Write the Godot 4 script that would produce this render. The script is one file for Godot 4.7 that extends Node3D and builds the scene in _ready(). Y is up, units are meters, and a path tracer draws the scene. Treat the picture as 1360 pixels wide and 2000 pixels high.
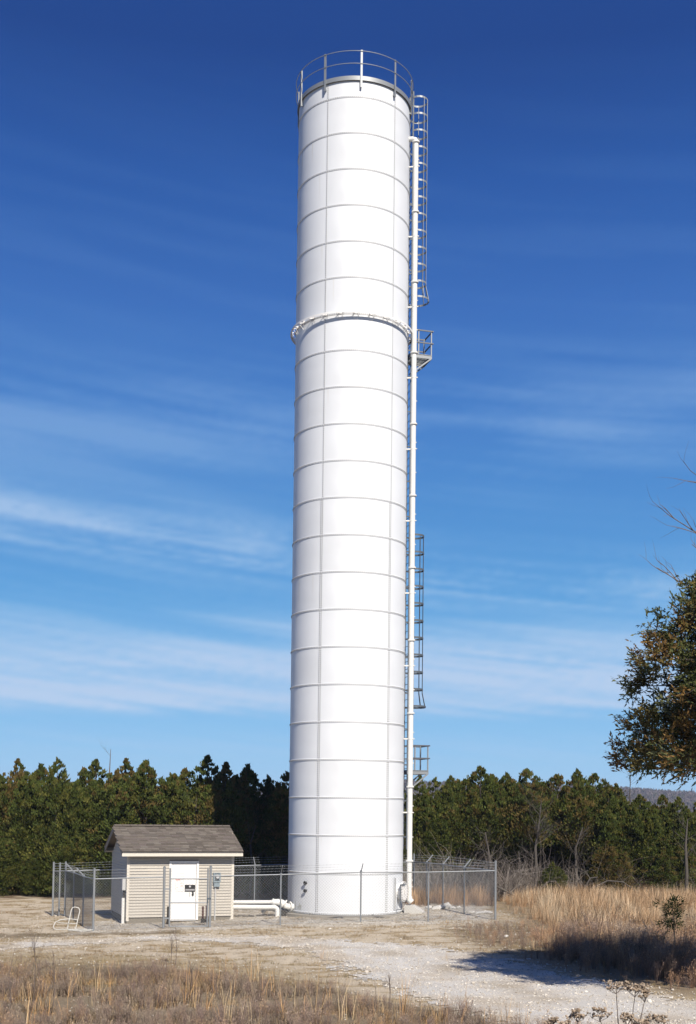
extends Node3D

# ---------------------------------------------------------------- mesh builder
class MB:
	var v := PackedVector3Array()
	var n := PackedVector3Array()
	var c := PackedColorArray()
	var ix := PackedInt32Array()
	var col := Color(1, 1, 1)

	func vert(p: Vector3, nn: Vector3) -> int:
		v.append(p); n.append(nn); c.append(col)
		return v.size() - 1

	# triangle facing "out"; the winding is put right here
	func face3(a: int, b: int, d: int, out: Vector3) -> void:
		if (v[d] - v[a]).cross(v[b] - v[a]).dot(out) < 0.0:
			ix.append(a); ix.append(d); ix.append(b)
		else:
			ix.append(a); ix.append(b); ix.append(d)

	func tri(a: Vector3, b: Vector3, d: Vector3, out: Vector3) -> void:
		var nn := (d - a).cross(b - a).normalized()
		if nn.dot(out) < 0.0:
			nn = -nn
		var i := vert(a, nn); vert(b, nn); vert(d, nn)
		face3(i, i + 1, i + 2, nn)

	func quad(a: Vector3, b: Vector3, d: Vector3, e: Vector3, out: Vector3) -> void:
		var nn := (d - a).cross(b - a).normalized()
		if nn.dot(out) < 0.0:
			nn = -nn
		var i := vert(a, nn); vert(b, nn); vert(d, nn); vert(e, nn)
		face3(i, i + 1, i + 2, nn); face3(i, i + 2, i + 3, nn)

	func box(t: Transform3D, s: Vector3) -> void:
		var h := s * 0.5
		for ax in 3:
			for sg in [-1.0, 1.0]:
				var nn := Vector3.ZERO; nn[ax] = sg
				var u := Vector3.ZERO; u[(ax + 1) % 3] = h[(ax + 1) % 3]
				var w := Vector3.ZERO; w[(ax + 2) % 3] = h[(ax + 2) % 3]
				var o := nn * h[ax]
				quad(t * (o - u - w), t * (o + u - w), t * (o + u + w), t * (o - u + w), t.basis * nn)

	func bx(center: Vector3, s: Vector3) -> void:
		box(Transform3D(Basis(), center), s)

	# a flat bar from p to q, w wide along side, h thick
	func bar(p: Vector3, q: Vector3, w: float, h: float, side := Vector3.ZERO) -> void:
		var d := (q - p)
		var y := d.normalized()
		var x := side
		if x == Vector3.ZERO:
			x = Vector3.RIGHT if absf(y.y) > 0.9 else Vector3.UP
		x = (x - y * x.dot(y)).normalized()
		var z := x.cross(y)
		box(Transform3D(Basis(x, y, z), (p + q) * 0.5), Vector3(w, d.length(), h))

	func tube(pts: Array, rads: Array, sides := 8, caps := true) -> void:
		var start := v.size()
		var m := pts.size()
		var x := Vector3.ZERO
		for i in m:
			var p: Vector3 = pts[i]
			var dir: Vector3 = (pts[mini(i + 1, m - 1)] - pts[maxi(i - 1, 0)])
			dir = dir.normalized()
			if i == 0:
				x = Vector3.RIGHT if absf(dir.y) > 0.7 else Vector3.UP
			x = (x - dir * x.dot(dir)).normalized()
			var y := dir.cross(x)
			for k in sides:
				var a := TAU * k / sides
				var o := x * cos(a) + y * sin(a)
				vert(p + o * rads[i], o)
		for i in m - 1:
			for k in sides:
				var a := start + i * sides + k
				var b := start + i * sides + (k + 1) % sides
				var o := n[a] + n[b]
				face3(a, b, b + sides, o); face3(a, b + sides, a + sides, o)
		if caps:
			for e in 2:
				var at: int = 0 if e == 0 else m - 1
				if rads[at] < 0.002:
					continue
				var dd: Vector3 = (pts[0] - pts[1]) if e == 0 else (pts[m - 1] - pts[m - 2])
				dd = dd.normalized()
				var ci := vert(pts[at], dd)
				var first := v.size()
				for k in sides:
					vert(v[start + at * sides + k], dd)
				for k in sides:
					face3(ci, first + k, first + (k + 1) % sides, dd)

	func rod(p: Vector3, q: Vector3, r: float, sides := 8, caps := true) -> void:
		tube([p, q], [r, r], sides, caps)

	# a ring of rectangular section round the y axis
	func ring(r0: float, r1: float, y0: float, y1: float, seg := 72, a0 := 0.0, a1 := TAU) -> void:
		for i in seg:
			var p := a0 + (a1 - a0) * i / seg
			var q := a0 + (a1 - a0) * (i + 1) / seg
			var u := Vector3(sin(p), 0, cos(p)); var w := Vector3(sin(q), 0, cos(q))
			var Y0 := Vector3(0, y0, 0); var Y1 := Vector3(0, y1, 0)
			var k := v.size()
			vert(u * r1 + Y0, u); vert(w * r1 + Y0, w); vert(w * r1 + Y1, w); vert(u * r1 + Y1, u)
			face3(k, k + 1, k + 2, u); face3(k, k + 2, k + 3, u)
			quad(u * r0 + Y0, w * r0 + Y0, w * r0 + Y1, u * r0 + Y1, -u)
			quad(u * r0 + Y1, w * r0 + Y1, w * r1 + Y1, u * r1 + Y1, Vector3.UP)
			quad(u * r0 + Y0, w * r0 + Y0, w * r1 + Y0, u * r1 + Y0, Vector3.DOWN)

	# leaf: a small kite
	func kite(p: Vector3, d: Vector3, s: Vector3, out: Vector3) -> void:
		var m := p + d * 0.42
		var nn := d.cross(s).normalized()
		if nn.dot(out) < 0.0:
			nn = -nn
		var i := vert(p, nn); vert(m + s, nn); vert(p + d, nn); vert(m - s, nn)
		face3(i, i + 1, i + 2, nn); face3(i, i + 2, i + 3, nn)

	func blob(p: Vector3, r: Vector3, rng: RandomNumberGenerator, rough := 0.25) -> void:
		var t := (1.0 + sqrt(5.0)) / 2.0
		var raw := [Vector3(-1, t, 0), Vector3(1, t, 0), Vector3(-1, -t, 0), Vector3(1, -t, 0), Vector3(0, -1, t), Vector3(0, 1, t), Vector3(0, -1, -t), Vector3(0, 1, -t), Vector3(t, 0, -1), Vector3(t, 0, 1), Vector3(-t, 0, -1), Vector3(-t, 0, 1)]
		var q := []
		for e in raw:
			q.append(p + e.normalized() * r * (1.0 - rough + rng.randf() * rough * 2.0))
		for f in [[0, 11, 5], [0, 5, 1], [0, 1, 7], [0, 7, 10], [0, 10, 11], [1, 5, 9], [5, 11, 4], [11, 10, 2], [10, 7, 6], [7, 1, 8], [3, 9, 4], [3, 4, 2], [3, 2, 6], [3, 6, 8], [3, 8, 9], [4, 9, 5], [2, 4, 11], [6, 2, 10], [8, 6, 7], [9, 8, 1]]:
			var a: Vector3 = q[f[0]]; var b: Vector3 = q[f[1]]; var d: Vector3 = q[f[2]]
			tri(a, b, d, (a + b + d) / 3.0 - p)

	func mesh() -> ArrayMesh:
		var arr := []
		arr.resize(Mesh.ARRAY_MAX)
		arr[Mesh.ARRAY_VERTEX] = v
		arr[Mesh.ARRAY_NORMAL] = n
		arr[Mesh.ARRAY_COLOR] = c
		arr[Mesh.ARRAY_INDEX] = ix
		var m := ArrayMesh.new()
		m.add_surface_from_arrays(Mesh.PRIMITIVE_TRIANGLES, arr)
		return m

# ---------------------------------------------------------------- naming helpers
var used := {}
var rng := RandomNumberGenerator.new()
var M := {}
var big_noise := FastNoiseLite.new()
var mid_noise := FastNoiseLite.new()
var fine_noise := FastNoiseLite.new()

func numbered(called: String) -> String:
	var k: int = used.get(called, 0)
	used[called] = k + 1
	return called if k == 0 else "%s_%03d" % [called, k]

func tag(o: Node, label: String, category: String, group := "") -> Node:
	o.set_meta("label", label)
	o.set_meta("category", category)
	if group:
		o.set_meta("group", group)
	return o

func thing(called: String, label: String, category: String, at := Vector3.ZERO, turn := 0.0, group := "") -> Node3D:
	var o := Node3D.new()
	o.name = numbered(called)
	add_child(o, true)
	o.position = at
	o.rotation.y = turn
	tag(o, label, category, group)
	return o

func put(called: String, m: Mesh, material: Material, parent: Node, at := Transform3D()) -> MeshInstance3D:
	var o := MeshInstance3D.new()
	o.name = numbered(called) if parent == self else called
	o.mesh = m
	o.material_override = material
	o.transform = at
	parent.add_child(o, true)
	return o

func structure(called: String, m: Mesh, material: Material) -> MeshInstance3D:
	var o := put(called, m, material, self)
	o.set_meta("kind", "structure")
	return o

func swarm(called: String, m: Mesh, material: Material, xf: Array, cols: Array, parent: Node) -> MultiMeshInstance3D:
	var mm := MultiMesh.new()
	mm.transform_format = MultiMesh.TRANSFORM_3D
	mm.use_colors = cols.size() > 0
	mm.mesh = m
	mm.instance_count = xf.size()
	for i in xf.size():
		mm.set_instance_transform(i, xf[i])
		if cols.size() > 0:
			mm.set_instance_color(i, cols[i])
	var o := MultiMeshInstance3D.new()
	o.name = numbered(called) if parent == self else called
	o.multimesh = mm
	o.material_override = material
	parent.add_child(o, true)
	o.set_meta("kind", "stuff")
	return o

# ---------------------------------------------------------------- materials
func grain(freq: float, seed_: int, lo: float, hi: float, octaves := 4, size := 512) -> NoiseTexture2D:
	var f := FastNoiseLite.new()
	f.noise_type = FastNoiseLite.TYPE_SIMPLEX_SMOOTH
	f.frequency = freq
	f.seed = seed_
	f.fractal_octaves = octaves
	var g := Gradient.new()
	g.set_color(0, Color(lo, lo, lo))
	g.set_color(1, Color(hi, hi, hi))
	var t := NoiseTexture2D.new()
	t.width = size; t.height = size
	t.seamless = true
	t.noise = f
	t.color_ramp = g
	return t

func mat(c: Color, rough := 0.8, metal := 0.0, tex: Texture2D = null, scale := 1.0, bump := 0.0, btex: Texture2D = null) -> StandardMaterial3D:
	var m := StandardMaterial3D.new()
	m.albedo_color = c.linear_to_srgb()
	m.roughness = rough
	m.metallic = metal
	if tex:
		m.albedo_texture = tex
	if tex or btex:
		m.uv1_triplanar = true
		m.uv1_world_triplanar = true
		m.uv1_scale = Vector3.ONE * scale
	if bump > 0.0:
		m.heightmap_enabled = true
		m.heightmap_texture = btex if btex else tex
		m.heightmap_scale = bump
	return m

func painted(rough := 0.85) -> StandardMaterial3D:
	var m := mat(Color(1, 1, 1), rough)
	m.vertex_color_use_as_albedo = true
	m.specular_mode = BaseMaterial3D.SPECULAR_DISABLED
	return m

func make_materials() -> void:
	var soft := grain(0.012, 3, 0.93, 1.0, 4)
	var faint := grain(0.004, 4, 0.97, 1.0, 2)
	var speck := grain(0.12, 5, 0.55, 1.0, 4)
	var rough_speck := grain(0.05, 7, 0.35, 1.0, 5)
	M.soft = soft; M.speck = speck
	for i in 3:
		M["shell%d" % i] = mat(Color(0.665, 0.695, 0.735) * [1.0, 0.975, 0.95][i], 0.55, 0.0, faint, 0.35 + 0.1 * i)
	M.white = mat(Color(0.8, 0.8, 0.79), 0.4, 0.0, soft, 1.3)
	M.pipe_white = mat(Color(0.76, 0.76, 0.74), 0.45, 0.0, grain(0.03, 9, 0.86, 1.0), 1.7)
	M.bolt = mat(Color(0.20, 0.195, 0.18), 0.6, 0.2)
	M.stain = mat(Color(0.60, 0.615, 0.62), 0.7)
	M.stain_dark = mat(Color(0.42, 0.43, 0.40), 0.8)
	M.sealant = mat(Color(0.34, 0.33, 0.31), 0.8)
	M.galv = mat(Color(0.31, 0.335, 0.36), 0.5, 0.3, grain(0.04, 11, 0.75, 1.0), 2.0)
	M.galv_dull = mat(Color(0.115, 0.14, 0.17), 0.6, 0.15, grain(0.04, 13, 0.7, 1.0), 2.0)
	M.wire = mat(Color(0.25, 0.27, 0.29), 0.55, 0.2)
	M.concrete = mat(Color(0.44, 0.41, 0.36), 0.9, 0.0, speck, 0.9, 0.6)
	M.pale_concrete = mat(Color(0.80, 0.79, 0.76), 0.9, 0.0, speck, 0.9, 0.5)
	M.black = mat(Color(0.02, 0.02, 0.022), 0.5)
	M.red_pipe = mat(Color(0.13, 0.045, 0.035), 0.7, 0.0, speck, 2.0)
	M.dark_pipe = mat(Color(0.06, 0.055, 0.05), 0.7, 0.0, speck, 2.0)
	M.meter = mat(Color(0.24, 0.30, 0.34), 0.45, 0.2, soft, 3.0)
	M.grey_box = mat(Color(0.45, 0.46, 0.47), 0.5, 0.1)
	for i in 4:
		M["siding%d" % i] = mat(Color(0.48, 0.452, 0.405) * [1.0, 0.965, 1.03, 0.985][i], 0.6, 0.0, grain(0.02, 20 + i, 0.92, 1.0), 0.9)
	M.base_board = mat(Color(0.40, 0.36, 0.295), 0.7, 0.0, rough_speck, 1.2)
	M.trim = mat(Color(0.60, 0.565, 0.50), 0.6, 0.0, soft, 2.0)
	M.soffit = mat(Color(0.24, 0.205, 0.17), 0.7)
	M.rake = mat(Color(0.20, 0.175, 0.15), 0.7)
	M.door = mat(Color(0.80, 0.80, 0.79), 0.45, 0.0, soft, 2.0)
	for i in 6:
		M["shingle%d" % i] = mat([Color(0.195, 0.168, 0.142), Color(0.225, 0.195, 0.165), Color(0.150, 0.127, 0.106), Color(0.205, 0.172, 0.155), Color(0.25, 0.222, 0.19), Color(0.172, 0.150, 0.130)][i], 0.95, 0.0, speck, 3.0, 0.3)
	M.red = mat(Color(0.55, 0.07, 0.06), 0.6)
	M.pink = mat(Color(0.72, 0.50, 0.48), 0.6)
	M.paper = mat(Color(0.78, 0.78, 0.77), 0.6)
	M.ink = mat(Color(0.16, 0.16, 0.17), 0.6)
	M.grey_ink = mat(Color(0.40, 0.40, 0.42), 0.6)
	M.bark = mat(Color(0.15, 0.125, 0.105), 0.95, 0.0, rough_speck, 1.5, 1.0)
	M.grey_bark = mat(Color(0.18, 0.158, 0.14), 0.95, 0.0, rough_speck, 2.0, 0.6)
	M.twig = mat(Color(0.13, 0.105, 0.09), 0.9)
	M.tube_white = mat(Color(0.66, 0.66, 0.62), 0.5, 0.0, grain(0.05, 31, 0.7, 1.0), 2.0)
	M.leaf = painted(0.8)
	M.straw = painted(0.9)
	M.straw.backlight_enabled = true
	M.straw.backlight = Color(0.5, 0.5, 0.5)
	M.stone = painted(0.9)
	M.ground = painted(0.95)
	M.ground.albedo_texture = grain(0.10, 41, 0.66, 1.0, 5, 1024)
	M.ground.uv1_triplanar = true
	M.ground.uv1_world_triplanar = true
	M.ground.uv1_scale = Vector3.ONE * 0.31
	M.ground.heightmap_enabled = true
	M.ground.heightmap_texture = grain(0.11, 43, 0.0, 1.0, 5, 1024)
	M.ground.heightmap_scale = 4.0
	M.gravel = M.ground.duplicate()
	M.gravel.albedo_texture = grain(0.17, 45, 0.68, 1.0, 5, 1024)
	M.gravel.uv1_scale = Vector3.ONE * 0.37
	M.gravel.heightmap_scale = 3.2

# ---------------------------------------------------------------- sky
func make_sky() -> PanoramaSkyMaterial:
	var W := 2560
	var H := 1280
	var el := [0.0, 3.0, 6.0, 10.0, 14.0, 18.0, 23.0, 28.0, 33.0, 50.0, 90.0]
	var cs := [Color8(178, 214, 242), Color8(150, 200, 240), Color8(124, 184, 234), Color8(98, 163, 221), Color8(83, 145, 210), Color8(74, 130, 201), Color8(62, 111, 186), Color8(47, 92, 167), Color8(37, 73, 142), Color8(34, 68, 138), Color8(32, 62, 128)]
	var f1 := FastNoiseLite.new(); f1.seed = 12; f1.frequency = 1.0; f1.fractal_octaves = 4
	var f2 := FastNoiseLite.new(); f2.seed = 77; f2.frequency = 1.0; f2.fractal_octaves = 3
	var f3 := FastNoiseLite.new(); f3.seed = 31; f3.frequency = 1.0; f3.fractal_octaves = 3
	var by := PackedByteArray()
	by.resize(W * H * 3)
	for j in H:
		var e := 90.0 - (j + 0.5) * 180.0 / H
		var base: Color = cs[0]
		if e > 0.0:
			for k in el.size() - 1:
				if e <= el[k + 1]:
					base = cs[k].lerp(cs[k + 1], (e - el[k]) / (el[k + 1] - el[k]))
					break
		else:
			base = Color8(150, 140, 120)
		for i in W:
			var c := base
			if e > 0.3 and e < 45.0:
				var az := (i + 0.5) / W * TAU
				var x := cos(az) * 3.2; var z := sin(az) * 3.2
				var sl := e + 6.5 * sin(az)          # streaks that sink to the right
				var big := f1.get_noise_3d(x * 0.55, e * 0.10, z * 0.55)
				var wisp := f2.get_noise_3d(x * 0.8, sl * 0.75, z * 0.8)
				var thread := f2.get_noise_3d(x * 1.1 + 20.0, sl * 2.4, z * 1.1)
				var hair := f3.get_noise_3d(x * 1.6 + 3.0, (sl + 0.9 * wisp) * 6.5, z * 1.6)
				var wob := f1.get_noise_3d(x * 0.5 + 9.0, 3.0, z * 0.5) * 1.5
				var fib := 0.42 * thread + 0.22 * hair
				var a := 0.0
				a += 0.86 * smoothstep(4.3, 5.3, e + 0.5 * wob + thread * 0.4) * (1.0 - smoothstep(7.2, 9.8, e + wob + wisp * 1.6 + 0.4 * hair)) * clampf(0.82 + 0.45 * wisp + fib, 0.0, 1.15)
				a += 0.50 * exp(-pow((sl - 12.0 + wob * 0.7 + 0.8 * thread) / 1.15, 2.0)) * clampf(0.66 + 1.7 * big + 1.7 * fib, 0.0, 1.3)
				a += 0.24 * exp(-pow((e - 17.6 + wob) / 3.0, 2.0)) * clampf(0.45 + 1.6 * big + 0.9 * wisp + 1.1 * fib, 0.0, 1.3)
				a += 0.15 * exp(-pow((e - 10.0) / 2.4, 2.0)) * clampf(0.4 + 1.2 * wisp + 1.4 * fib, 0.0, 1.0)
				a += 0.16 * exp(-pow((e - 3.0) / 0.6, 2.0)) * clampf(0.5 + 1.4 * thread, 0.0, 1.0)
				a += 0.05 * exp(-pow((e - 25.0) / 5.0, 2.0)) * clampf(0.2 + 1.6 * wisp + fib, 0.0, 1.0)
				c = c.lerp(Color8(192, 211, 239), clampf(a, 0.0, 0.85))
			var o := (j * W + i) * 3
			by[o] = int(c.r * 255.0 + 0.5); by[o + 1] = int(c.g * 255.0 + 0.5); by[o + 2] = int(c.b * 255.0 + 0.5)
	var im := Image.create_from_data(W, H, false, Image.FORMAT_RGB8, by)
	var m := PanoramaSkyMaterial.new()
	m.panorama = ImageTexture.create_from_image(im)
	return m

# ---------------------------------------------------------------- ground
func gh(x: float, z: float) -> float:
	var lat := -0.06 + (0.027 * maxf(x, -14.0) if x < 0.0 else 0.016 * minf(x, 8.0))
	var k := smoothstep(-6.0, -14.0, z)
	var y := lerpf(lat, -0.35, k)
	if z > 11.24:
		y += 2.4 * pow((minf(z, 60.0) - 11.24) / 34.0, 2.0)
	if z < -60.0:
		y -= 4.0 * smoothstep(-60.0, -300.0, z)
	if absf(x) < 60.0 and absf(z) < 60.0:
		y += 0.035 * mid_noise.get_noise_2d(x * 0.7, z * 0.7)
	return y

func G(x: float, z: float, up := 0.0) -> Vector3:
	return Vector3(x, gh(x, z) + up, z)

func along(pts: Array, t: float, ax: int) -> float:
	# piecewise linear: the other coordinate at t of coordinate ax
	if t <= pts[0][ax]:
		return pts[0][1 - ax]
	for i in pts.size() - 1:
		if t <= pts[i + 1][ax]:
			return lerpf(pts[i][1 - ax], pts[i + 1][1 - ax], (t - pts[i][ax]) / (pts[i + 1][ax] - pts[i][ax]))
	return pts[-1][1 - ax]

const DRIVE := [[11.0, 34.0, 2.9], [7.0, 27.5, 2.8], [4.9, 23.4, 2.6], [3.5, 18.8, 2.45], [2.3, 14.2, 2.5], [0.8, 10.6, 1.9], [-1.1, 8.8, 1.3], [-2.9, 7.4, 1.1], [-5.5, 6.6, 1.0], [-8.2, 7.2, 0.9], [-12.0, 9.2, 0.9], [-18.0, 12.0, 0.9]]

func drive_depth(x: float, z: float) -> float:
	# metres inside the drive's edge (negative outside)
	var best := -99.0
	for i in DRIVE.size() - 1:
		var a := Vector2(DRIVE[i][0], DRIVE[i][1]); var b := Vector2(DRIVE[i + 1][0], DRIVE[i + 1][1])
		var t := clampf((Vector2(x, z) - a).dot(b - a) / (b - a).length_squared(), 0.0, 1.0)
		var d := lerpf(DRIVE[i][2], DRIVE[i + 1][2], t) - Vector2(x, z).distance_to(a.lerp(b, t))
		best = maxf(best, d)
	return best

func drive_away(x: float, z: float) -> float:
	# metres from the drive's middle line
	var best := 99.0
	for i in DRIVE.size() - 1:
		var a := Vector2(DRIVE[i][0], DRIVE[i][1]); var b := Vector2(DRIVE[i + 1][0], DRIVE[i + 1][1])
		best = minf(best, Vector2(x, z).distance_to(Geometry2D.get_closest_point_to_segment(Vector2(x, z), a, b)))
	return best

const FRONT_EDGE := [[-14.0, 11.8], [-9.5, 12.5], [-6.6, 13.2], [-3.6, 15.0], [-2.2, 16.2], [-0.7, 17.8], [0.6, 20.8], [1.8, 22.9], [2.7, 24.9], [6.0, 30.0], [9.0, 40.0]]
const RIGHT_EDGE := [[6.5, -12.0], [6.35, -3.7], [6.3, 1.9], [6.0, 6.0], [5.4, 9.0], [5.0, 12.0], [5.45, 15.0], [6.0, 17.5], [6.6, 19.0], [7.4, 21.4], [11.5, 27.0], [16.0, 34.0]]

func thatch_front(x: float, z: float) -> float:
	return z - along(FRONT_EDGE, x, 0)

func thatch_right(x: float, z: float) -> float:
	return x - along(RIGHT_EDGE, z, 1)

func ground_color(x: float, z: float) -> Color:
	var b := big_noise.get_noise_2d(x, z)
	var m := mid_noise.get_noise_2d(x * 1.6, z * 2.4)
	var f := fine_noise.get_noise_2d(x, z * 1.4)
	var gravel := Color(0.84, 0.73, 0.57)
	var straw := Color(0.60, 0.48, 0.31)
	var dirt := Color(0.33, 0.275, 0.195)
	var thatch := Color(0.45, 0.37, 0.27)
	var c := straw.lerp(gravel, smoothstep(-0.30, 0.22, m * 0.8 + f * 0.5 + b * 0.3 + 0.12))
	# worn track of bare earth by the left side of the fence
	var da := Vector2(-13.0, 5.2); var db := Vector2(-6.2, 4.4)
	var t := clampf((Vector2(x, z) - da).dot(db - da) / (db - da).length_squared(), 0.0, 1.0)
	var dd := Vector2(x, z).distance_to(da.lerp(db, t))
	c = c.lerp(dirt, 0.9 * (1.0 - smoothstep(0.35, 1.0, dd + m * 0.5)))
	# gravel pad inside the fence
	var pad := minf(minf(x + 9.0, 5.6 - x), minf(3.2 - 0.24 * x * 0.6 - z, z + 7.0))
	c = c.lerp(Color(0.88, 0.83, 0.75).lerp(Color(0.60, 0.53, 0.42), smoothstep(0.0, 0.5, f)), smoothstep(-0.5, 0.4, pad + m * 0.5))
	var tf := thatch_front(x, z)
	c = c.lerp(Color(0.52, 0.42, 0.26), 0.75 * smoothstep(-3.2, -1.2, tf + m * 1.5) * smoothstep(-0.4, 0.3, f + 0.25) * (1.0 - smoothstep(-2.0, 1.0, x)))
	c = c.lerp(thatch.lerp(dirt, 0.5 + 0.5 * f), smoothstep(-0.5, 0.5, tf + m * 0.9 + f * 0.5))
	var tr := thatch_right(x, z)
	c = c.lerp(Color(0.40, 0.31, 0.20).lerp(thatch, 0.5 + 0.6 * f), smoothstep(-0.9, 0.5, tr + m * 0.9 + f * 0.6) * smoothstep(26.0, 21.0, z))
	# weedy corner in front of the right fence post
	var wp := Vector2((x - 5.2) / 2.1, (z - 6.6) / 5.6).length()
	c = c.lerp(Color(0.42, 0.34, 0.23).lerp(thatch, 0.4 + 0.5 * m), 0.85 * (1.0 - smoothstep(0.6, 1.1, wp + f * 0.35)))
	# leaf litter under the cedars
	c = c.lerp(Color(0.26, 0.195, 0.14), smoothstep(-10.5, -13.5, z + m * 2.0))
	if absf(x) > 60.0 or z < -60.0:
		c = Color(0.13, 0.105, 0.08)
	return c

func spread(lo: float, hi: float, step: float, far: Array) -> Array:
	var a := []
	var back := far.duplicate(); back.reverse()
	for f in back:
		a.append(lo - f)
	var k := lo
	while k < hi - 0.001:
		a.append(k); k += step
	a.append(hi)
	for f in far:
		a.append(hi + f)
	return a

func build_ground() -> void:
	var xs := spread(-18.0, 18.0, 0.16, [1.0, 3.0, 8.0, 20.0, 60.0, 150.0, 400.0, 1000.0, 2500.0])
	var zs := spread(-18.0, 28.0, 0.16, [1.0, 3.0, 7.0, 14.0, 40.0, 120.0, 400.0, 1000.0, 2500.0])
	var g := MB.new()
	var w := xs.size()
	for z in zs:
		for x in xs:
			g.col = ground_color(x, z)
			var e := 0.1
			var nn := Vector3(gh(x - e, z) - gh(x + e, z), 2.0 * e, gh(x, z - e) - gh(x, z + e)).normalized()
			g.vert(Vector3(x, gh(x, z), z), nn)
	for j in zs.size() - 1:
		for i in w - 1:
			var a := j * w + i
			g.ix.append_array([a, a + 1, a + w + 1, a, a + w + 1, a + w])
	structure("ground", g.mesh(), M.ground)
	# the gravel drive, a thin sheet with a ragged edge of its own
	var d := MB.new()
	var s := 0.11
	var at := {}
	var ci := int(-16.0 / s)
	for j in range(int(5.0 / s), int(33.0 / s)):
		for i in range(ci, int(12.0 / s)):
			var x := (i + 0.5) * s; var z := (j + 0.5) * s
			var f := fine_noise.get_noise_2d(x * 1.3, z * 1.3); var m := mid_noise.get_noise_2d(x * 1.5, z * 1.5)
			var dep := drive_depth(x, z)
			if dep + f * 0.55 + m * 0.6 < (0.1 if x > -0.5 else 0.25):
				continue
			var q := []
			for o in [[0, 0], [1, 0], [1, 1], [0, 1]]:
				var key := Vector2i(i + o[0], j + o[1])
				if not at.has(key):
					var px := key.x * s; var pz := key.y * s
					var worn := mid_noise.get_noise_2d(px * 0.9 + 40.0, pz * 0.9)
					d.col = Color(0.92, 0.895, 0.85).lerp(Color(0.80, 0.71, 0.59), clampf(0.32 + worn * 1.2 + (0.42 if px < 0.0 else 0.0), 0.0, 1.0))
					var away := drive_away(px, pz)
					var rut := exp(-pow((away - 0.85) / 0.33, 2.0))
					var crown := exp(-pow(away / 0.4, 2.0)) * clampf(0.5 + worn * 1.5, 0.0, 1.0)
					d.col = d.col * (1.0 + 0.06 * rut)
					d.col = d.col.lerp(Color(0.55, 0.47, 0.35), 0.45 * crown)
					at[key] = d.vert(G(px, pz, 0.012), Vector3.UP)
				q.append(at[key])
			d.ix.append_array([q[0], q[1], q[2], q[0], q[2], q[3]])
	structure("gravel_drive", d.mesh(), M.gravel)

func build_loose() -> void:
	# stones lying loose on the drive and the pad
	var st := []
	for k in 4:
		var b := MB.new()
		b.blob(Vector3.ZERO, Vector3(1, 0.62, 0.85), rng, 0.28)
		st.append(b.mesh())
	var xf := [[], [], [], []]
	var cl := [[], [], [], []]
	var tries := 0
	while tries < 190000:
		tries += 1
		var z := rng.randf_range(-3.0, 30.0)
		var x := rng.randf_range(-12.0, 9.0)
		var dd := drive_depth(x, z) + 0.5 * mid_noise.get_noise_2d(x * 1.5, z * 1.5)
		var want := 0.05
		if dd > -0.3:
			want = 0.30
		elif z < 4.5 and x > -9.0 and x < 6.2:
			want = 0.20
		elif thatch_front(x, z) > 0.3 or thatch_right(x, z) > 0.2:
			want = 0.012
		elif z < 12.0:
			want = 0.07
		if rng.randf() > want:
			continue
		var k := tries % 4
		var s := 0.007 + 0.020 * pow(rng.randf(), 2.0)
		if rng.randf() < 0.012:
			s *= 2.2
		var b := Basis.from_euler(Vector3(rng.randf_range(-0.4, 0.4), rng.randf() * TAU, rng.randf_range(-0.4, 0.4))).scaled(Vector3.ONE * s)
		xf[k].append(Transform3D(b, G(x, z, 0.012 + s * 0.25)))
		var w := rng.randf()
		cl[k].append(Color(0.60, 0.575, 0.525).lerp(Color(0.30, 0.26, 0.21), w) * rng.randf_range(0.85, 1.1))
	for k in 4:
		var o := swarm("loose_gravel", st[k], M.stone, xf[k], cl[k], self)
		tag(o, "loose pale limestone gravel strewn over the drive and the fenced pad", "gravel", "loose limestone gravel")

func blade(b: MB, p: Vector3, lean: Vector3, h: float, w: float, c0: Color, c1: Color, seg := 3) -> void:
	var side := Vector3(-lean.z, 0, lean.x)
	if side.length() < 0.01:
		side = Vector3(rng.randf() - 0.5, 0, rng.randf() - 0.5)
	side = side.normalized() * w
	var face := Vector3(lean.x, 0.25, lean.z).normalized()
	var last := -1
	for i in seg + 1:
		var t := float(i) / seg
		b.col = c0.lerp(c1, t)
		var q := p + Vector3(lean.x * t * t, h * (t - 0.12 * t * t * lean.length()), lean.z * t * t)
		var a := b.vert(q - side * (1.0 - t * 0.85), face)
		b.vert(q + side * (1.0 - t * 0.85), face)
		if last >= 0:
			b.face3(last, last + 1, a + 1, face); b.face3(last, a + 1, a, face)
		last = a

func tuft(nb: int, h: float, rad: float, w: float, lean: float, c0: Color, c1: Color) -> ArrayMesh:
	var b := MB.new()
	for i in nb:
		var a := rng.randf() * TAU
		var r := rad * sqrt(rng.randf())
		var l := lean * rng.randf_range(0.3, 1.2)
		var a2 := a + rng.randf_range(-0.9, 0.9)
		var k := rng.randf_range(0.7, 1.15)
		blade(b, Vector3(cos(a) * r, 0, sin(a) * r), Vector3(cos(a2), 0, sin(a2)) * l, h * rng.randf_range(0.6, 1.05), w, c0 * k, c1 * k)
	return b.mesh()

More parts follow.
